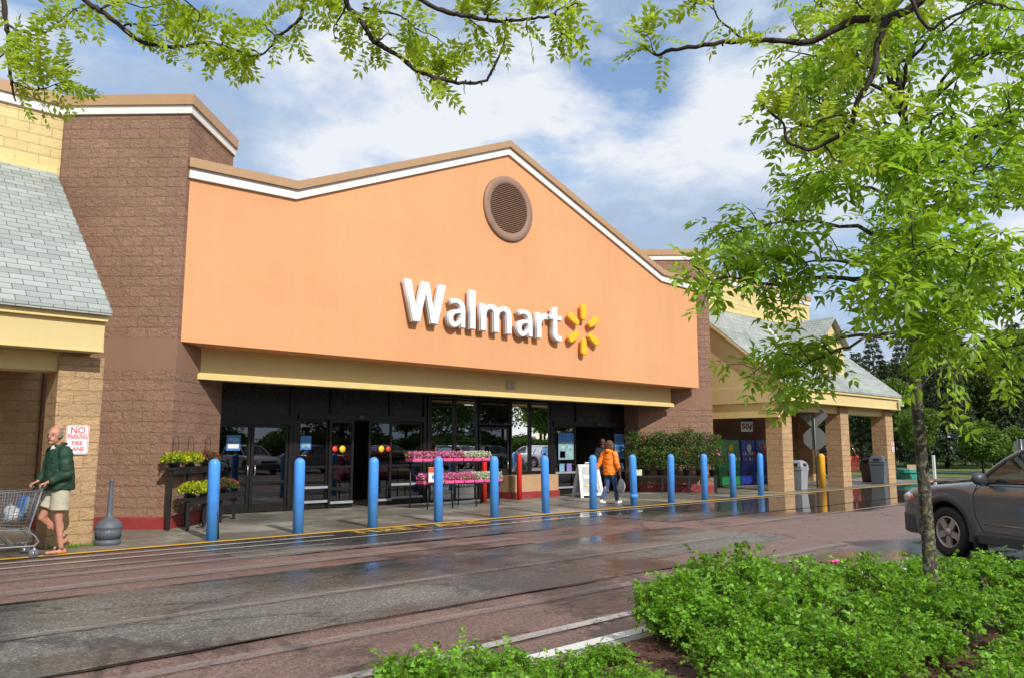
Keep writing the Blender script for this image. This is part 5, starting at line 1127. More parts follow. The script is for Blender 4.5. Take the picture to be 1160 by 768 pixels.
# ================================================================== VEHICLES
def suv(loc, rzz, label, paint, group=None, driver=False):
    e = empty('parked_car', loc, label, 'car', group, rzz); m_ = wm(e); V_ = lambda x, y, z: m_ @ Vector((x, y, z))
    lerp = lambda t, a: np.interp(t, [p[0] for p in a], [p[1] for p in a])
    ZT = [(-2.28, .98), (-2.2, 1.06), (-1.6, 1.10), (0, 1.085), (.78, 1.06), (1.2, 1.03), (1.7, .98), (2.05, .93), (2.3, .82), (2.42, .68)]
    WD = [(-2.3, .70), (-2.22, .82), (-1.9, .88), (-1.3, .905), (0, .905), (1.2, .905), (1.6, .895), (1.9, .875), (2.2, .84), (2.34, .76), (2.42, .64)]
    xs_ = sorted(set([round(v, 3) for v in np.linspace(-2.28, 2.42, 72)] + [round(c + .44 * math.cos(a), 3) for c in (-1.35, 1.35) for a in np.linspace(0, PI, 21)]))
    nv = 12; nt_ = 8; b = MB(); rings = []
    for x in xs_:
        zt = lerp(x, ZT); w = lerp(x, WD); zb = .30
        if x > 1.9: zb = .27
        for c in (-1.35, 1.35):
            if abs(x - c) < .44: zb = max(zb, .36 + math.sqrt(.44 ** 2 - (x - c) ** 2))
        zb = min(zb, zt - .06)
        ring = []
        for i in range(nv + 1):
            t = i / nv; z = zb + (zt - zb) * t
            f = 1 - .05 * abs((z - .62) / .5) ** 2.2 - (.035 if t > .93 else 0) - (.012 if t > .84 else 0)
            if z > .62: f -= .02 * (z - .62)
            ring.append((w * f, z))
        cy = ring[-1][0]
        top = [(cy * (1 - (k / nt_)), zt + .05 * (1 - (1 - k / nt_) ** 2) * (1 if x > .7 else .3) + .008) for k in range(1, nt_ + 1)]
        half = ring + top
        rings.append([V_(x, y, z) for y, z in half] + [V_(x, -y, z) for y, z in half[-2::-1]])
    n = len(rings[0]); vs = [v for r_ in rings for v in r_]
    fs = [(i * n + k, i * n + k + 1, (i + 1) * n + k + 1, (i + 1) * n + k) for i in range(len(rings) - 1) for k in range(n - 1)]
    fs += [tuple(range(n)), tuple((len(rings) - 1) * n + k for k in range(n))]
    b.add(vs, fs, smooth=True); b.sm[-1] = b.sm[-2] = False
    b.build('body', paint, e)
    b = MB(); b.box(V_(0, 0, .42), (4.0, 1.5, .34), rzz); b.build('underbody', M['rubber'], e)
    # wheel arch flares
    for c in (-1.35, 1.35):
        for s_ in (-1, 1):
            b = MB(); pts = []
            rows = []
            for a in np.linspace(R(-14), R(194), 25):
                row = []
                for rr_, yo in ((.425, .86), (.43, .925), (.47, .935), (.53, .920), (.545, .895)):
                    row.append(V_(c + rr_ * math.cos(a), s_ * yo, max(.27, .36 + rr_ * math.sin(a))))
                rows.append(row)
            b.add([v for r_ in rows for v in r_], [(i * 5 + k, i * 5 + k + 1, (i + 1) * 5 + k + 1, (i + 1) * 5 + k) for i in range(24) for k in range(4)], smooth=True)
            b.build('wheel_arch', M['car_trim'], e)
    for s_ in (-1, 1):
        b = MB(); b.prism([(-.86, .26), (.86, .26), (.88, .40), (-.88, .40)], .87, .925, lambda p, q, t: V_(p, s_ * t, q)); b.build('sill', M['car_trim'], e, bevel=.015)
        b = MB(); b.box(V_(.80, s_ * .86, .25), (.03, .2, .2), rzz); b.build('mud_flap', M['rubber'], e)
        for x0, x1 in ((-.42, .80), (-1.35, -.44)):
            b = MB(); pts = [(x1 - .02, 1.04), (x1 + .035, .92), (x1 + .01, .62), (x1 - .10, .42)] if x1 > 0 else [(x1, 1.06), (x1, .7), (x1, .42)]
            b.tube([V_(x, s_ * (.905 * (1 - .05 * abs((z - .62) / .5) ** 2.2 - .02 * max(0, z - .62)) + .001), z) for x, z in pts], .006, 5)
            b.tube([V_(pts[-1][0], s_ * .897, .42), V_(x0 + .0, s_ * .897, .42)], .005, 5)
            d_ = b.build('door_seam', M['rubber'], e)
            b = MB(); b.tube([V_(x1 - .12, s_ * .902, .53), V_(x0 + .03, s_ * .902, .53)], .014, 6, flat=.6); b.build('door_moulding', paint, e)
            b = MB(); b.tube([V_(x0 + .10, s_ * .90, .93), V_(x0 + .12, s_ * .93, .935), V_(x0 + .28, s_ * .93, .935), V_(x0 + .30, s_ * .90, .93)], .012, 6); b.build('door_handle', paint, e)
        # mirror
        b = MB(); b.ell(V_(.60, s_ * 1.00, 1.13), (.07, .11, .085), 14, rot=m_.to_3x3()); b.tube([V_(.60, s_ * .86, 1.06), V_(.60, s_ * .95, 1.10)], .03, 8); mi = b.build('wing_mirror', M['car_trim'], e)
        # lamps
        b = MB(); b.ell(V_(2.17, s_ * .73, .80), (.20, .13, .085), 16, rot=m_.to_3x3() @ Matrix.Rotation(-s_ * R(28), 3, 'Z')); hl_ = b.build('headlight', M['lamp_clear'], e)
        b = MB(); b.ell(V_(2.08, s_ * .81, .795), (.085, .06, .055), 12, rot=m_.to_3x3() @ Matrix.Rotation(-s_ * R(20), 3, 'Z')); b.build('indicator', M['lamp_amber'], hl_)
        b = MB(); b.box(V_(-2.2, s_ * .74, .95), (.12, .16, .32), rzz); b.build('tail_light', M['sticker_r'], e, bevel=.03)
        for c in (-1.35, 1.35):
            b = MB(); rot = m_.to_3x3() @ Matrix.Rotation(s_ * R(-90), 3, 'X')
            ct = V_(c, s_ * .80, .355)
            b.lathe([(.215, .075), (.25, .098), (.31, .105), (.345, .085), (.355, .05), (.355, -.07), (.34, -.10), (.22, -.10)], ct, 40, rot=rot); w_ = b.build('tyre', M['rubber'], e)
            b = MB(); b.lathe([(.222, -.09), (.222, .085), (.208, .09), (.196, .06), (.196, -.06), (.001, -.06)], ct, 40, rot=rot)
            for k in range(5):
                a = 2 * PI * k / 5 + .3; ca, sa = math.cos(a), math.sin(a)
                po = [(.0, .055), (.06, .05), (.14, .040), (.205, .062), (.205, -.062), (.14, -.040), (.06, -.05), (.0, -.055)]
                b.prism(po, .045, .078, lambda p, q, t: ct + rot @ Vector((p * ca - q * sa, p * sa + q * ca, t)))
            b.lathe([(.058, .07), (.055, .092), (.001, .096)], ct, 20, rot=rot)
            b.build('rim', M['alloy'], w_)
            b = MB()
            for k in range(5):
                a = 2 * PI * k / 5 + .93; b.ell(ct + rot @ Vector((.078 * math.cos(a), .078 * math.sin(a), .082)), (.010,) * 3, 8)
            b.lathe([(.190, -.055), (.001, -.055)], ct, 20, rot=rot); b.build('wheel_nuts', M['rubber'], w_)
    b = MB(); b.box(V_(2.38, 0, .70), (.16, .95, .12), rzz); b.build('grille', M['rubber'], e, bevel=.02)
    b = MB(); b.prism([(-.87, 1.98), (-.84, 2.26), (-.66, 2.42), (0, 2.50), (.66, 2.42), (.84, 2.26), (.87, 1.98), (.74, 1.9), (-.74, 1.9)], .29, .58, lambda p, q, t: V_(q, p, t)); b.build('bumper', M['car_trim'], e, bevel=.03)
    # greenhouse
    A0, A1 = (.86, .80, 1.06), (-.02, .645, 1.60)
    RX = [(-.02, .62, 1.60), (-.30, .65, 1.655), (-.9, .66, 1.67), (-1.6, .65, 1.645), (-2.0, .62, 1.60)]
    b = MB(); rows = []
    for x, w, z in [(.06, .60, 1.585)] + RX + [(-2.1, .58, 1.56)]:
        rows.append([V_(x, y * w, z + .045 * (1 - y * y) - (.02 if abs(y) == 1 else 0)) for y in (-1.03, -1, -.9, -.6, -.3, 0, .3, .6, .9, 1, 1.03)])
    b.add([v for r_ in rows for v in r_], [(i * 11 + k, i * 11 + k + 1, (i + 1) * 11 + k + 1, (i + 1) * 11 + k) for i in range(len(rows) - 1) for k in range(10)], smooth=True); rf_ = b.build('roof', paint, e)
    sol = rf_.modifiers.new('s', 'SOLIDIFY'); sol.thickness = .035; sol.offset = -1
    for s_ in (-1, 1):
        P3 = lambda t: V_(t[0], s_ * t[1], t[2])
        mid = (.40, .742, 1.38)
        for pts, r_, nm in (([A0, mid, A1, (-.4, .665, 1.635)], [.04, .032, .03, .026], 'front_pillar'), ([(-.36, .835, 1.05), (-.42, .665, 1.63)], [.038, .034], 'middle_pillar'), ([(-1.30, .84, 1.07), (-1.42, .67, 1.635)], [.05, .045], 'rear_pillar'), ([(-2.12, .80, 1.05), (-1.98, .62, 1.60)], [.08, .06], 'tail_pillar'), ([(-.4, .665, 1.635), (-1.0, .675, 1.645), (-2.0, .63, 1.60)], [.026, .026, .03], 'roof_rail')):
            b = MB(); b.tube([P3(t) for t in pts], r_, 8, flat=.8); b.build(nm, paint, e)
        for pg, nm in (([(.74, .822, 1.07), (.40, .745, 1.365), (-.02, .658, 1.60), (-.40, .665, 1.625), (-.35, .832, 1.075)], 'front_side_window'), ([(-.36, .832, 1.075), (-.42, .665, 1.625), (-1.40, .67, 1.625), (-1.28, .835, 1.08)], 'rear_side_window'), ([(-1.30, .835, 1.08), (-1.42, .67, 1.62), (-1.97, .635, 1.59), (-2.08, .80, 1.07)], 'quarter_window')):
            b = MB(); b.add([P3(t) for t in pg], [tuple(range(len(pg)))]); b.build(nm, M['car_glass'], e)
        b = MB(); b.tube([P3((.80, .845, 1.068)), P3((-.35, .862, 1.085)), P3((-2.1, .835, 1.09))], .012, 6); b.build('belt_line', M['rubber'], e)
    b = MB(); b.add([V_(.84, -.79, 1.075), V_(.90, 0, 1.10), V_(.84, .79, 1.075), V_(.0, .63, 1.60), V_(.03, 0, 1.635), V_(.0, -.63, 1.60)], [(0, 1, 4, 5), (1, 2, 3, 4)]); b.build('windscreen', M['car_glass'], e)
    b = MB(); b.add([V_(-2.18, -.78, 1.09), V_(-2.18, .78, 1.09), V_(-2.0, .6, 1.59), V_(-2.0, -.6, 1.59)], [(0, 1, 2, 3)]); b.build('rear_window', M['car_glass'], e)
    # cabin
    b = MB(); b.box(V_(.55, 0, 1.085), (.5, 1.5, .05), rzz); b.build('dashboard', M['rubber'], e, bevel=.02)
    for y in (.37, -.37):
        b = MB(); b.box(V_(-.52, y, 1.16), (.13, .46, .30), rzz, ry=R(-10)); b.box(V_(-.60, y, 1.40), (.09, .24, .17), rzz, ry=R(-8)); b.build('seat', M['int_dark'], e, bevel=.03)
    b = MB(); rot = m_.to_3x3() @ Matrix.Rotation(R(65), 3, 'Y'); b.tube([V_(.16, .38, 1.14) + rot @ Vector((.185 * math.cos(a), .185 * math.sin(a), 0)) for a in np.linspace(0, 2 * PI, 24)], .014, 6); b.build('steering_wheel', M['rubber'], e)
    return e
th = R(60); fcar = Vector((math.cos(th), math.sin(th), 0)); lcar = Vector((math.sin(th), -math.cos(th), 0))
cp = Vector((12.5, 4.08, 0)) - fcar * 1.35 + lcar * .83
CAR = suv(cp, th, 'dark grey suv at the right edge behind the foreground tree', M['car_paint'])
# the driver seen through the side window
Jd = dict(head=(-.42, .37, 1.40), neck=(-.46, .37, 1.24), chest=(-.47, .37, 1.06), pelvis=(-.40, .37, .74), shL=(-.46, .55, 1.17), elL=(-.26, .56, .96), wrL=(-.04, .50, 1.06), hdL=(.05, .47, 1.12), shR=(-.46, .19, 1.17), elR=(-.25, .2, .96), wrR=(-.03, .27, 1.08), hdR=(.05, .29, 1.13),
          cuL=(1, 0, -.5), cuR=(1, 0, -.5), hipL=(-.38, .46, .70), knL=(.05, .48, .72), anL=(.36, .48, .42), toL=(.50, .48, .40), hipR=(-.38, .28, .70), knR=(.05, .27, .72), anR=(.36, .27, .42), toR=(.50, .27, .40))
_de = Vector(cp); person((_de.x, _de.y, 0), th, 'driver seen dimly through the side window of the dark grey suv', Jd, dict(skin=M['skin'], hair=M['hair_brown'], top=M['navy'], low=M['navy'], shoe=M['rubber']), s=1.0, hem=.70, hair='short')
# own, redder and parked cars (the far ones and those the doors mirror)
def recolour(o, frm, to):
    for c in [o] + list(o.children_recursive):
        for sl_ in getattr(c, 'material_slots', []):
            if sl_.material == frm: sl_.link = 'OBJECT'; sl_.material = to
SK = ('door_seam', 'wheel_nuts', 'door_moulding', 'belt_line', 'steering_wheel', 'mud_flap')
rc = copy_tree(CAR, skip=SK); place(rc, (40.6, 19.9, .014), 'red suv parked beyond the arcade, seen between two columns', R(100)); recolour(rc, M['car_paint'], M['car_red'])
wp = paint_mat('white_car_paint', (.6, .6, .6), .25, 0); sp_ = paint_mat('silver_car_paint', (.35, .37, .40), .25, .6)
for i, (x, y, c_, a) in enumerate(tuple((15 + 3.3 * q_, -9 + .2 * math.sin(q_ * 3), ('silver', 'grey', 'white', 'grey', 'red', 'silver', 'grey', 'silver', 'grey', 'white', 'grey')[q_], 90 + 180 * (q_ % 3 == 0)) for q_ in range(11))):
    k_ = copy_tree(CAR, skip=SK); place(k_, (x, y, 0), '%s car parked behind the camera, %s of the mirrored row' % (c_, ORD[i]), R(a), group='cars parked across the lot')
    if c_ != 'grey': recolour(k_, M['car_paint'], {'silver': sp_, 'red': M['car_red'], 'white': wp}[c_])

# ================================================================== TREES
def grow_tree(name, base, label, limbs, trunk, leaf, nl=(5, 7), leaf_l=.085, leaf_w=.034, rach=.22, k=3, twigs=12, lpt=6, twig_len=(.22, .5), bark='bark', start=.35, group=None, droop=.35, cat='tree'):
    """trunk: polyline+radii; limbs: list of (t on trunk, end point, bend, radius)"""
    e = empty(name, base, label, cat, group)
    b = MB(); tpts, trs = trunk; b.tube(tpts, trs, 14); b.build('trunk', M[bark], e)
    bl = MB(); O, D, U = [], [], []
    L_ = [(tpts[i + 1] - tpts[i]).length for i in range(len(tpts) - 1)]; tot = sum(L_)
    def on(t):
        s_ = t * tot
        for i, l in enumerate(L_):
            if s_ <= l or i == len(L_) - 1: return tpts[i].lerp(tpts[i + 1], min(1, s_ / l)), trs[i] + (trs[i + 1] - trs[i]) * min(1, s_ / l)
            s_ -= l
    for t, end, bend, rr in limbs:
        p0, r0 = on(t); r0 = min(r0 * .75, rr)
        pts = curve_pts(p0, end, bend, 10, .018); n = len(pts)
        bl.tube(pts, [r0 * (1 - .86 * i / (n - 1)) for i in range(n)], 7)
        nt2 = max(4, int(twigs * (Vector(end) - p0).length / 1.6))
        for _ in range(nt2):
            u_ = start + (1 - start) * random.random() ** .8; x_ = u_ * (n - 1); i = min(n - 2, int(x_)); a = pts[i].lerp(pts[i + 1], x_ - i)
            ax = (pts[i + 1] - pts[i]).normalized(); rd = Vector([random.gauss(0, 1) for _ in range(3)]); rd = (rd - ax * rd.dot(ax)).normalized()
            d = (ax * .7 + rd * .85 + Vector((0, 0, .12))).normalized(); ln = random.uniform(*twig_len) * (1.1 - .3 * u_)
            q = a + d * ln; mid = a.lerp(q, .5) + Vector((0, 0, .03)); bl.tube([a, mid, q], [.006, .004, .002], 4, cap=False)
            for j in range(lpt):
                v = (j + .6) / lpt; pp = a.lerp(mid, v * 2) if v < .5 else mid.lerp(q, v * 2 - 1)
                r2 = Vector([random.gauss(0, 1) for _ in range(3)]); dd = (d * .5 + r2.normalized() * .8 + Vector((0, 0, -.12))).normalized()
                O.append(pp); D.append(dd); U.append(Vector((random.gauss(0, .45), random.gauss(0, .45) - .15, 1)))
    bl.build('limbs', M[bark] if bark == 'bark' else M[bark], e, weld=False)
    O = np.array(O); D = np.array(D); U = np.array(U)
    P, DD, NN, LL, WW = compound(O, D, U, rach * rng.uniform(.7, 1.2, len(O)), k, leaf_l, leaf_w, droop)
    leaves('crown', P, DD, NN, LL, WW, M[leaf], e)
    return e, len(P)
# foreground ash
TBs = Vector((7.12, 2.5, .1)); lean = Vector((-.0, .0, 0))
tpts = [TBs + Vector((.0, 0, -.05)), TBs + Vector((.005, 0, .12)), TBs + Vector((.02, .01, 1)), TBs + Vector((.0, .02, 2.0)), TBs + Vector((.03, -.01, 2.9)), TBs + Vector((.08, -.03, 4)), TBs + Vector((.05, .03, 5.2)), TBs + Vector((.1, 0, 6.4))]
trs = [.075, .060, .050, .046, .042, .034, .022, .007]
TD = (TBs - Vector((0, 0, 0))).dot(Vector((fw.x, fw.y, 0)).normalized())
D0 = 6.25
lm = []
random.seed(21)
for (px, py, dd, t, rr) in (
    (800, 318, -.2, .46, .028), (838, 262, .3, .50, .024), (850, 425, .5, .38, .02), (880, 430, .0, .38, .018), (862, 290, -.3, .47, .018),
    (890, 145, .3, .60, .022), (905, 60, .1, .68, .022), (930, 195, -.5, .58, .02), (960, 110, 1.0, .64, .022), (985, 30, -.4, .72, .02), (940, 10, .6, .74, .02), (1000, 160, -1.1, .60, .02), (905, 215, .6, .56, .018), (885, 95, -.2, .64, .018), (950, 60, -.6, .70, .018), (975, -40, .3, .80, .018), (925, 140, 1.2, .62, .018),
    (1030, 90, .9, .66, .02), (1065, 40, .2, .72, .022), (1085, 130, -.4, .62, .02), (1130, 60, .3, .66, .024), (1150, 130, .8, .60, .022), (1110, -10, -.5, .76, .02), (1060, -40, .4, .84, .016), (1020, -60, -.3, .85, .014),
    (1120, 190, -.8, .56, .02), (1175, 235, .2, .50, .024), (1140, 290, .9, .46, .022), (1165, 330, -.5, .42, .024), (1100, 300, -1.2, .46, .02), (1090, 350, 1.1, .42, .02), (1125, 400, .3, .38, .02), (1200, 400, -.2, .36, .022), (1070, 380, -1.0, .40, .016), (1155, 420, .8, .37, .018), (1180, 120, -.6, .58, .02), (1210, 200, .5, .52, .02), (1220, 300, -.8, .46, .02), (1200, 30, 0, .66, .02),
    (1010, 330, -1.2, .45, .018), (975, 330, .2, .46, .018), (1000, 270, 1.0, .50, .016), (1040, 300, -1.3, .48, .018), (1050, 250, 1.3, .52, .016), (1030, 200, -1.0, .57, .016), (1085, 425, -.6, .37, .014)):
    end = W(px, py, D0 + dd); lm.append((t, end, (0, 0, random.uniform(-.05, .22)), rr))
e_, nl_ = grow_tree('ash_tree', TBs, 'young leafy ash tree with a lichen covered trunk in the foreground bed', lm, (tpts, trs), 'leaf_ash', twigs=12, lpt=5, rach=.17, k=3, leaf_l=.105, leaf_w=.042, twig_len=(.18, .42), start=.42)
print('ash leaves', nl_)

# overhanging honey locust: trunk stands behind the camera, limbs arch over it
HLb = Vector((-1.2, -5.2, .1)); HL = empty('honey_locust_tree', HLb, 'overhanging feathery honey locust branches along the top of the picture', 'tree')
hub = HLb + Vector((.1, .2, 2.6))
b = MB(); b.tube([HLb - Vector((0, 0, .1)), HLb + Vector((0, 0, .3)), HLb + Vector((.05, .1, 1.4)), hub, hub + Vector((.2, .5, 1.6)), hub + Vector((.1, .5, 3.2))], [.17, .13, .115, .105, .07, .03], 14); b.build('trunk', M['bark'], HL)
BR = [  # pixel polyline, distance start-end, radius start, leaf density
    ([(-8, -60), (3, 0), (7, 28), (10, 52), (10, 72), (13, 93), (14, 100), (18, 115)], 3.3, 3.3, .014, .5),
    ([(7, 28), (24, 36), (45, 40), (59, 31), (72, 20), (95, 5)], 3.3, 3.35, .006, 1.2),
    ([(13, 93), (34, 102), (52, 100), (80, 92)], 3.3, 3.25, .005, 1.6), ([(12, 72), (40, 70), (62, 78), (85, 70)], 3.3, 3.3, .004, 1.6), ([(10, 60), (-20, 75), (-40, 70)], 3.3, 3.3, .005, 1.2),
    ([(60, -45), (95, 0), (114, 12), (138, 31), (155, 45), (186, 53), (207, 53), (234, 48), (255, 53), (282, 62)], 3.1, 3.2, .015, .75),
    ([(138, 31), (159, 26), (180, 29), (200, 20)], 3.15, 3.2, .005, 1.3), ([(114, 12), (135, 2), (160, 8), (190, 5)], 3.1, 3.1, .005, 1.3), ([(180, -30), (205, -5), (225, 15), (222, 30)], 3.0, 3.1, .005, 1.4),
    ([(350, -50), (345, 0), (340, 20), (330, 32), (313, 42), (310, 50), (297, 62), (283, 64)], 3.1, 3.15, .010, .55), ([(340, 20), (352, 26)], 3.1, 3.1, .004, .2), ([(297, 62), (275, 55), (262, 68)], 3.15, 3.15, .004, 1.8), ([(313, 42), (300, 30), (290, 20)], 3.12, 3.1, .004, 1.1),
    ([(365, -50), (390, 0), (411, 28), (425, 48), (449, 62), (473, 81), (501, 90), (525, 95), (551, 91), (559, 76), (570, 52), (573, 24)], 3.0, 3.1, .014, .7),
    ([(411, 10), (449, 17), (463, 26), (473, 34), (490, 40), (505, 52)], 3.0, 3.1, .006, 1.3), ([(400, -10), (385, 20), (378, 35), (380, 50)], 3.0, 3.0, .005, 1.4), ([(425, 48), (440, 38), (432, 30)], 3.0, 3.0, .004, .7), ([(501, 90), (490, 75), (520, 70)], 3.1, 3.1, .004, 1.2), ([(525, 95), (527, 108)], 3.1, 3.1, .003, 0),
    ([(430, -40), (477, 0), (508, 14), (528, 19), (556, 24), (580, 24), (600, 21), (621, 19), (635, 10), (655, 4)], 2.9, 3.0, .012, .85), ([(549, 17), (559, 5), (575, -5)], 2.95, 2.95, .005, 1.0), ([(621, 19), (632, 28), (640, 38)], 3.0, 3.0, .004, 2.2), ([(528, 19), (545, 32), (560, 45)], 3.0, 3.0, .004, 1.5), ([(650, -40), (640, -5), (625, 5)], 3.0, 3.0, .006, 1.5), ([(560, -20), (600, -5), (612, 8)], 2.9, 2.9, .005, 1.3),
    ([(1075, -45), (1045, 0), (1006, 20), (967, 23), (936, 39), (916, 48), (877, 46), (838, 47), (799, 51), (760, 58), (742, 62), (728, 52)], 2.7, 3.1, .019, .35),
    ([(842, 47), (826, 31), (811, 16), (807, -20)], 3.0, 2.9, .006, .6), ([(742, 60), (735, 45), (722, 35)], 3.1, 3.1, .003, 1.4), ([(811, 14), (800, 5), (780, -2)], 2.9, 2.9, .003, 1.6), ([(916, 48), (905, 38), (895, 20)], 2.9, 2.9, .004, .9),
    ([(1006, 20), (994, 51), (990, 82), (971, 117), (963, 144), (940, 160), (916, 170), (893, 160), (887, 141), (870, 125)], 2.75, 2.9, .015, .35), ([(963, 128), (935, 135), (918, 145), (905, 138)], 2.85, 2.9, .005, .8), ([(887, 141), (872, 128), (862, 120)], 2.9, 2.9, .003, 1.8), ([(990, 82), (975, 70), (968, 60)], 2.8, 2.8, .004, 1.6), ([(935, 165), (945, 180), (955, 186)], 2.85, 2.85, .004, .5), ([(971, 117), (985, 105), (1000, 95)], 2.8, 2.8, .004, 1.4),
    ([(1020, -30), (1049, 31), (1080, 18), (1111, 4), (1135, 6), (1180, 18)], 2.7, 2.6, .008, .35), ([(930, -40), (920, -5), (935, 10)], 2.9, 2.9, .004, 1.3), ([(985, -40), (970, 0), (985, 15)], 2.8, 2.8, .005, 1.1)]
bl = MB(); O, D, U = [], [], []
random.seed(5)
tops = []
for pts, d0, d1, r0, dens in BR:
    n = len(pts); P3 = []
    for i, (px, py) in enumerate(pts): P3.append(W(px, py, d0 + (d1 - d0) * i / (n - 1) + (random.uniform(-.02, .02) if i else 0)))
    fine = []
    for i in range(n - 1):
        p0, p1 = P3[max(0, i - 1)], P3[i]; p2, p3 = P3[i + 1], P3[min(n - 1, i + 2)]
        for s_ in range(4):
            t = s_ / 4; fine.append(.5 * ((2 * p1) + (p2 - p0) * t + (2 * p0 - 5 * p1 + 4 * p2 - p3) * t * t + (3 * p1 - p0 - 3 * p2 + p3) * t ** 3) + Vector([random.gauss(0, .0022) for _ in range(3)]))
    fine.append(P3[-1]); m = len(fine)
    rr = [.82 * r0 * (1 - .72 * i / (m - 1)) * random.uniform(.88, 1.2) for i in range(m)]; bl.tube(fine, rr, 7)
    if pts[0][1] <= -30: tops.append((fine[0], r0))
    for i in range(m - 1):      # knobbly spurs + leaf bundles
        seg = (fine[i + 1] - fine[i]).length; ax = (fine[i + 1] - fine[i]).normalized()
        prob = seg / .043 * (.75 if dens < .5 else 1) * (.45 + dens * .75)
        while prob > 0:
            if random.random() < prob and dens > 0:
                rd = Vector([random.gauss(0, 1) for _ in range(3)]); rd = (rd - ax * rd.dot(ax)).normalized(); a = fine[i].lerp(fine[i + 1], random.random())
                if random.random() < .35: bl.tube([a, a + rd * random.uniform(.008, .02)], [.0055, .003], 5)
                if random.random() < dens * .75:
                    for _ in range(random.choice((1, 2, 2, 3))):
                        dd = (rd * .9 + ax * random.uniform(-.1, .8) + Vector((0, 0, random.uniform(-.35, .4)))).normalized(); O.append(a); D.append(dd); U.append((random.gauss(0, .5), random.gauss(0, .5), 1))
            prob -= 1
for p, r0 in tops:             # carry every branch back to the trunk behind the camera
    q = hub + Vector((.15, .4, 1.2)); mid = p.lerp(q, .5) + Vector((0, 0, .75)); bl.tube(curve_pts(p, q, (0, 0, .7), 12), [r0 * (1 + 2.2 * i / 11) for i in range(12)], 7)
bl.build('branches', M['twig'], HL, weld=False)
O = np.array(O); D = np.array(D); U = np.array(U, float)
P, DD, NN, LL, WW = compound(O, D, U, rng.uniform(.09, .17, len(O)), 7, .038, .0155, .2, 58)
leaves('foliage', P, DD, NN, LL, WW, M['leaf_locust'], HL, fold=.15, shape=0); print('locust', len(P))
# crown of the honey locust above and behind the camera (gives its true height, keeps the view clear)
O = []; D = []
for _ in range(420):
    v = Vector([random.gauss(0, 1) for _ in range(3)]).normalized(); O.append(hub + Vector((.0, -2.4, 2.3)) + Vector((v.x * 2.3, v.y * 1.9, v.z * 1.2)) * random.random() ** .4); D.append(v)
P, DD, NN, LL, WW = compound(np.array(O), np.array(D), rng.normal(0, .4, (len(O), 3)) + [0, 0, 1], .16, 6, .045, .016, .25); leaves('upper_foliage', P, DD, NN, LL, WW, M['leaf_locust'], HL, shape=0)

# ---------------- shrub bed
def shrub_variant(seed, n_st=64, rad=.56, h=.5):
    r_ = random.Random(seed); b = MB(); O, D, U = [], [], []
    for _ in range(n_st):
        a = r_.uniform(0, 6.283); rr = rad * r_.random() ** .55; hh = h * (1 - .45 * (rr / rad) ** 2) * r_.uniform(.75, 1.12)
        p1 = Vector((math.cos(a) * rr * .45, math.sin(a) * rr * .45, 0)); p2 = Vector((math.cos(a) * rr, math.sin(a) * rr, hh)); mid = p1.lerp(p2, .55) + Vector((0, 0, .05))
        b.tube([p1, mid, p2], [.006, .004, .002], 4, cap=False)
        for j in range(9):
            t = .35 + .65 * (j + r_.random()) / 9; p = p1.lerp(mid, min(1, t / .55)) if t < .55 else mid.lerp(p2, (t - .55) / .45)
            v = Vector([r_.gauss(0, 1) for _ in range(3)]).normalized(); O.append(p); D.append((v + Vector((math.cos(a) * .3, math.sin(a) * .3, .45))).normalized()); U.append((r_.gauss(0, .35), r_.gauss(0, .35), 1))
    P, DD, NN, LL, WW = compound(np.array(O), np.array(D), np.array(U, float), rng.uniform(.07, .13, len(O)), 3, .046, .034, .3, 58)
    return b, (P, DD, NN, LL, WW)
VAR = []
for sd in range(4):
    e = empty('rose_shrub', (0, 0, .1), 'x', 'shrub', 'low rose shrubs in the foreground bed'); b, L_ = shrub_variant(sd)
    b.v = [v + Vector((0, 0, .1)) for v in b.v]; b.build('stems', M['stem'], e, weld=False); P = L_[0] + [0, 0, .1]; leaves('foliage', P, *L_[1:], M['leaf_shrub'], e, fold=.2); VAR.append(e)
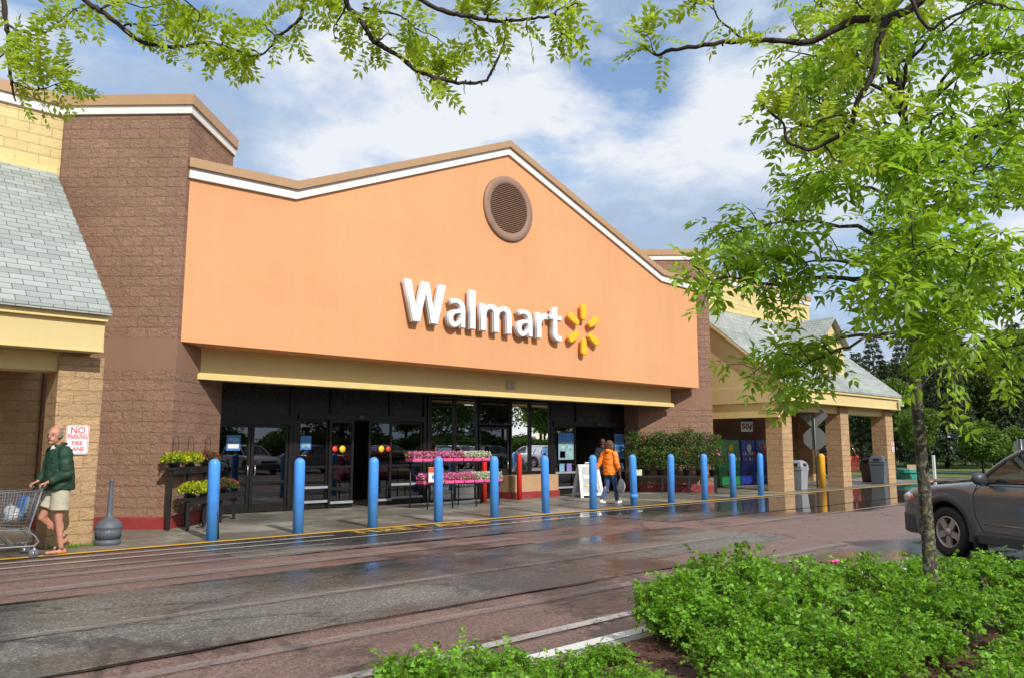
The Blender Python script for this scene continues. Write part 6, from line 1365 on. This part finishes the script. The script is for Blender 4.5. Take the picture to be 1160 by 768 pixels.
spots = [  # x, y, scale, label
    (2.62, 3.5, .72, 'low rose shrub at the bottom edge, left end of the bed'), (3.1, 3.5, .70, 'low rose shrub left of the white kerb gap'), (3.5, 3.3, .5, 'small rose shrub just left of the bare mulch patch'), (2.9, 2.95, .7, 'rose shrub at the bottom edge left of the mulch'),
    (5.22, 3.68, .82, 'rose shrub leaning over the kerb right of the mulch gap'), (5.15, 3.2, .8, 'rose shrub in front of the kerb gap, low in the picture'), (5.6, 3.72, .98, 'taller rose shrub at the back left of the main mass'), (5.25, 3.0, .95, 'rose shrub in the middle of the main mass'), (6.1, 3.7, 1.0, 'rose shrub at the back of the bed with a magenta bloom'), (6.0, 3.05, 1.0, 'rose shrub in the main mass left of the tree trunk'),
    (6.9, 3.6, .85, 'rose shrub behind and left of the tree trunk'), (6.5, 2.35, .88, 'rose shrub directly before the tree trunk'), (4.6, 2.75, .66, 'rose shrub at the bottom edge right of the mulch patch'), (4.95, 2.2, .8, 'rose shrub at the bottom edge, middle of the bed'), (5.75, 2.2, .66, 'rose shrub beside the dark mulch patch before the trunk'), (4.0, 2.2, .66, 'rose shrub nearest the camera at the bottom edge'),
    (7.65, 3.3, .8, 'rose shrub right of the tree trunk before the suv wheel'), (8.3, 2.95, .8, 'rose shrub between the trunk and the right edge'), (8.9, 2.45, .85, 'rose shrub at the right edge of the bed, farther back'), (7.45, 1.75, .9, 'rose shrub at the right edge, in front'), (6.5, 1.45, .72, 'rose shrub in the bottom right corner'), (5.6, 1.35, .7, 'rose shrub at the bottom edge left of the corner'), (4.7, 1.3, .7, 'rose shrub at the bottom edge under the mulch opening'), (8.6, 1.5, .8, 'rose shrub beyond the right edge corner'), (3.0, 1.5, .6, 'rose shrub below the camera'), (3.85, 3.0, .42, 'small rose shrub in the middle of the bare mulch patch'), (4.25, 3.55, .34, 'small rose sprig on the mulch beside the white kerb')]
used = set()
for i, (x, y, s_, lb) in enumerate(spots):
    k_ = i % 4
    o = VAR[k_] if k_ not in used else copy_tree(VAR[k_]); used.add(k_)
    place(o, (x, y, .10), lb, random.uniform(0, 6.28), (s_, s_, s_ * (1.15 if 'magenta' in lb else random.uniform(.85, 1.08))))
    if 'magenta' in lb:
        c_ = W(945, 637, 6.35); b = MB()
        for k in range(6): a = k * 1.05; b.ell(c_ + Vector((math.cos(a) * .022, math.sin(a) * .022, .004 * k)), (.022, .022, .012), 8)
        b.build('bloom', M['pink'], o)
# fallen bark chips
b = MB()
for _ in range(2600):
    x, y = random.uniform(1.5, 9.5), random.uniform(.6, 3.95); b.box((x, y, .134 + random.random() * .012), (random.uniform(.02, .07), random.uniform(.006, .02), .006), random.uniform(0, 3.1), ry=random.uniform(-.3, .3))
o = b.build('bark_chips', M['mulch'], None, weld=False); o['kind'] = 'stuff'

# ================================================================== BACKGROUND
def far_tree(kind, h, r_, seed):
    rg = np.random.default_rng(seed); e = empty('conifer_tree' if kind == 'con' else 'broadleaf_tree', (0, 0, 0), 'x', 'tree', 'trees beyond the far road')
    b = MB(); b.tube([(0, 0, 0), (.05, 0, h * .4), (0, .05, h * .93)], [h * .018, h * .012, .02], 8)
    b.build('trunk', M['twig'], e)
    if kind == 'con':
        n = 9000; t = rg.beta(1, 1.5, n); lay = np.floor(t * 22) / 22 + rg.normal(0, .008, n); z = h * (.10 + .9 * lay); R_ = r_ * (1 - lay) ** .85 * rg.uniform(.25, 1.05, n) ** .6 + .08
        a = rg.uniform(0, 2 * PI, n); br = (np.floor(a / (2 * PI) * 9) + .5) / 9 * 2 * PI; a = a + (br - a) * .45 + lay * 9
        P = np.stack([R_ * np.cos(a), R_ * np.sin(a), z - R_ * .22], 1); D = np.stack([np.cos(a), np.sin(a), -.35 * np.ones(n)], 1) + rg.normal(0, .35, (n, 3)); N_ = rg.normal(0, .4, (n, 3)) + [0, 0, 1]
        leaves('crown', P, D, N_, .42 * rg.uniform(.6, 1.2, n), .13, M['leaf_conifer'], e)
    else:
        P = []
        for _ in range(26):
            v = rg.normal(size=3); v /= np.linalg.norm(v); c = np.array([0, 0, h * .62]) + v * [r_ * .72, r_ * .72, h * .30] * rg.uniform(.4, 1); q = rg.normal(size=(330, 3)); q /= np.linalg.norm(q, axis=1, keepdims=True); P.append(c + q * rg.uniform(.5, 1, (330, 1)) * r_ * .36)
        P = np.concatenate(P); n = len(P); leaves('crown', P, rg.normal(0, 1, (n, 3)), rg.normal(0, .6, (n, 3)) + [0, 0, .8], .26 * rg.uniform(.6, 1.3, n), .15, M['leaf_far2' if kind == 'lt' else 'leaf_far'], e)
        b = MB()
        for _ in range(9): v = rg.normal(size=3); v /= np.linalg.norm(v); b.tube([(0, 0, h * .35), Vector(v * [r_ * .3, r_ * .3, h * .1]) + Vector((0, 0, h * .5)), Vector(v * [r_ * .6, r_ * .6, h * .2]) + Vector((0, 0, h * .62))], [h * .009, h * .006, .01], 5)
        b.build('limbs', M['twig'], e, weld=False)
    return e
FT = {'c1': far_tree('con', 13, 3.0, 1), 'c2': far_tree('con', 11, 2.6, 2), 'd1': far_tree('dk', 9, 3.0, 3), 'l1': far_tree('lt', 7, 2.4, 4), 'l2': far_tree('lt', 3.6, 1.7, 5)}
usedk = set()
def polar(px, D): 
    q = W(px, HZ, D); return (q.x, q.y, 0)
BG_ = [(905, 62, 'd1', 1.0, 'dark tree seen through the first arcade opening'), (925, 70, 'c2', .8, 'dark conifer behind the red suv'), (948, 58, 'd1', .9, 'dark tree seen through the second arcade opening'), (975, 54, 'c2', .75, 'low dark conifer seen before the farthest column'), (995, 66, 'c1', .85, 'conifer directly behind the farthest column'),
       (1012, 52, 'l1', .95, 'light green tree just right of the farthest column'), (1030, 64, 'c1', .85, 'tall conifer left of the foreground trunk'), (1052, 72, 'd1', 1.2, 'dark tree directly behind the foreground trunk'), (1072, 58, 'c2', .95, 'conifer just right of the foreground trunk'), (1090, 66, 'c1', .9, 'tall conifer behind the round clipped tree'), (1112, 60, 'd1', 1.15, 'dark broad tree above the round clipped tree'), (1135, 68, 'c1', .92, 'tall conifer above the suv windscreen'), (1158, 58, 'c2', 1.0, 'conifer at the right edge of the picture'), (1185, 64, 'd1', 1.2, 'dark tree beyond the right edge'), (1215, 60, 'c1', .9, 'conifer farther beyond the right edge'), (1020, 80, 'd1', 1.3, 'farthest dark tree behind the light green one'), (1100, 84, 'd1', 1.5, 'large dark tree in the rear row'), (1150, 86, 'd1', 1.5, 'large dark tree of the rear row at the right'), (960, 82, 'd1', 1.3, 'large dark tree of the rear row behind the arcade'), (885, 75, 'd1', 1.2, 'dark tree hidden behind the arcade end'),
       (1112, 45, 'l2', 1.0, 'small round clipped light green tree on the verge'), (1152, 47, 'l2', .9, 'light green bush tree right of the round one'), (1040, 47, 'l1', .62, 'slim light green sapling behind the foreground trunk')]
for px, D_, k_, s_, lb in BG_:
    o = FT[k_] if k_ not in usedk else copy_tree(FT[k_]); usedk.add(k_)
    place(o, polar(px, D_), lb, random.uniform(0, 6), s_)
    if k_ == 'l2': o.scale = (s_, s_, s_ * .82)
for i in range(22):
    o = copy_tree(FT[('d1', 'l1', 'd1', 'c2')[i % 4]]); place(o, (8 + i * 4.6, -32 + 3 * math.sin(i * 2.1), 0), 'tree across the lot behind the camera, mirrored in the store doors', random.uniform(0, 6), (1.5, 1.5, 1.35), 'trees across the lot mirrored in the doors')
for i in range(20):
    o = copy_tree(FT['l2']); place(o, (8 + i * 4.8, -26 + math.sin(i * 1.7), -.6), 'clipped bush across the lot behind the camera, mirrored in the store doors', random.uniform(0, 6), (1.9, 1.9, .95), 'bushes across the lot mirrored in the doors')
q = polar(1016, 90); HB = empty('far_house', q, 'low grey roofed house among the trees beyond the road', 'house', rz=R(10)); m_ = wm(HB)
b = MB(); b.box(m_ @ Vector((0, 0, 1.5)), (14, 8, 3), R(10)); b.build('wall', pmat('house_wall', (.42, .40, .36), .8), HB)
b = MB(); b.prism([(-4.6, 2.9), (4.6, 2.9), (0, 5.0)], -7.4, 7.4, lambda p, q, t: m_ @ Vector((t, p, q))); b.build('roof', pmat('house_roof', (.16, .16, .165), .8), HB)
for x in (-4, 0, 4):
    b = MB(); b.box(m_ @ Vector((x, -4.02, 1.6)), (1.3, .06, 1.1), R(10)); b.build('window', M['dark_panel'], HB)
p = G0(1024, 543); b = MB(); b.prism([(-.55, .3), (.55, .3), (.42, .0), (-.42, .0)], -.5, .5, lambda a, q, t: p + Vector((a * .75 + .6, t + a * -.5, q))); b.plan([(p.x + .6 + .55 * math.cos(t), p.y + .5 * math.sin(t)) for t in np.linspace(0, 2 * PI, 13)[:-1]], .31, .5); o = b.build('storage_bin', pmat('teal_bin', (.03, .26, .22), .5), None, bevel=.03); tag(o, 'low teal storage bin on the ground beyond the farthest column', 'bin')
p = G0(1036, 543); b = MB(); b.box(p + Vector((.5, 0, .35)), (.08, .9, .72), R(30), ry=R(18)); b.box(p + Vector((.75, .1, .3)), (.06, .8, .6), R(30), ry=R(-18)); o = b.build('wooden_trestle', pmat('tan_wood', (.42, .27, .14), .7)); tag(o, 'tan wooden trestle board left of the foreground trunk', 'trestle')
p = G0(1059, 542); b = MB(); b.bb(p.x - .06, p.x + .06, p.y - .06, p.y + .06, 0, 1.15); o = b.build('marker_post', M['white_p'], None, bevel=.01); tag(o, 'thin white marker post on the verge right of the trunk', 'post')
q = Vector(polar(1157, 40)); RS = empty('traffic_sign', q, 'grey backed traffic sign on a post above the suv roof', 'sign', rz=YAW - PI / 2 - R(30)); m_ = wm(RS)
b = MB(); b.tube([m_ @ Vector((0, 0, 0)), m_ @ Vector((0, 0, 1.95))], .03, 8); b.build('pole', M['steel'], RS)
b = MB(); b.prism([(.36 * math.cos(R(22.5 + 45 * i)), .36 * math.sin(R(22.5 + 45 * i))) for i in range(8)], .03, .04, lambda p, q, t: m_ @ Vector((p, t, 1.62 + q))); b.build('plate', sb_, RS)
# rooftop fixture and fascia lamp
q = W(900, 325, 33); b = MB(); b.tube([(33.9, 17.7, 8.68), (33.9, 17.7, 9.0)], .03, 8); b.tube([(33.9, 17.7, 9.0), (33.6, 17.4, 9.12)], [.09, .11], 12); o = b.build('roof_floodlight', M['white_p']); tag(o, 'small white floodlight on the parapet above the right arcade', 'lamp')
b = MB(); b.box((35.95, 13.36, 3.42), (.22, .16, .26)); o = b.build('wall_lamp', M['white_p'], None, bevel=.02); tag(o, 'small white lamp at the far end of the arcade fascia', 'lamp')
# weeds at the column foot
P = np.stack([rng.uniform(3.4, 4.1, 160), rng.uniform(13.78, 13.88, 160), np.full(160, .014)], 1); o = leaves('weeds', P, rng.normal(0, .6, (160, 3)) + [0, 0, .9], rng.normal(0, 1, (160, 3)), .07, .014, M['leaf_shrub']); o['kind'] = 'stuff'
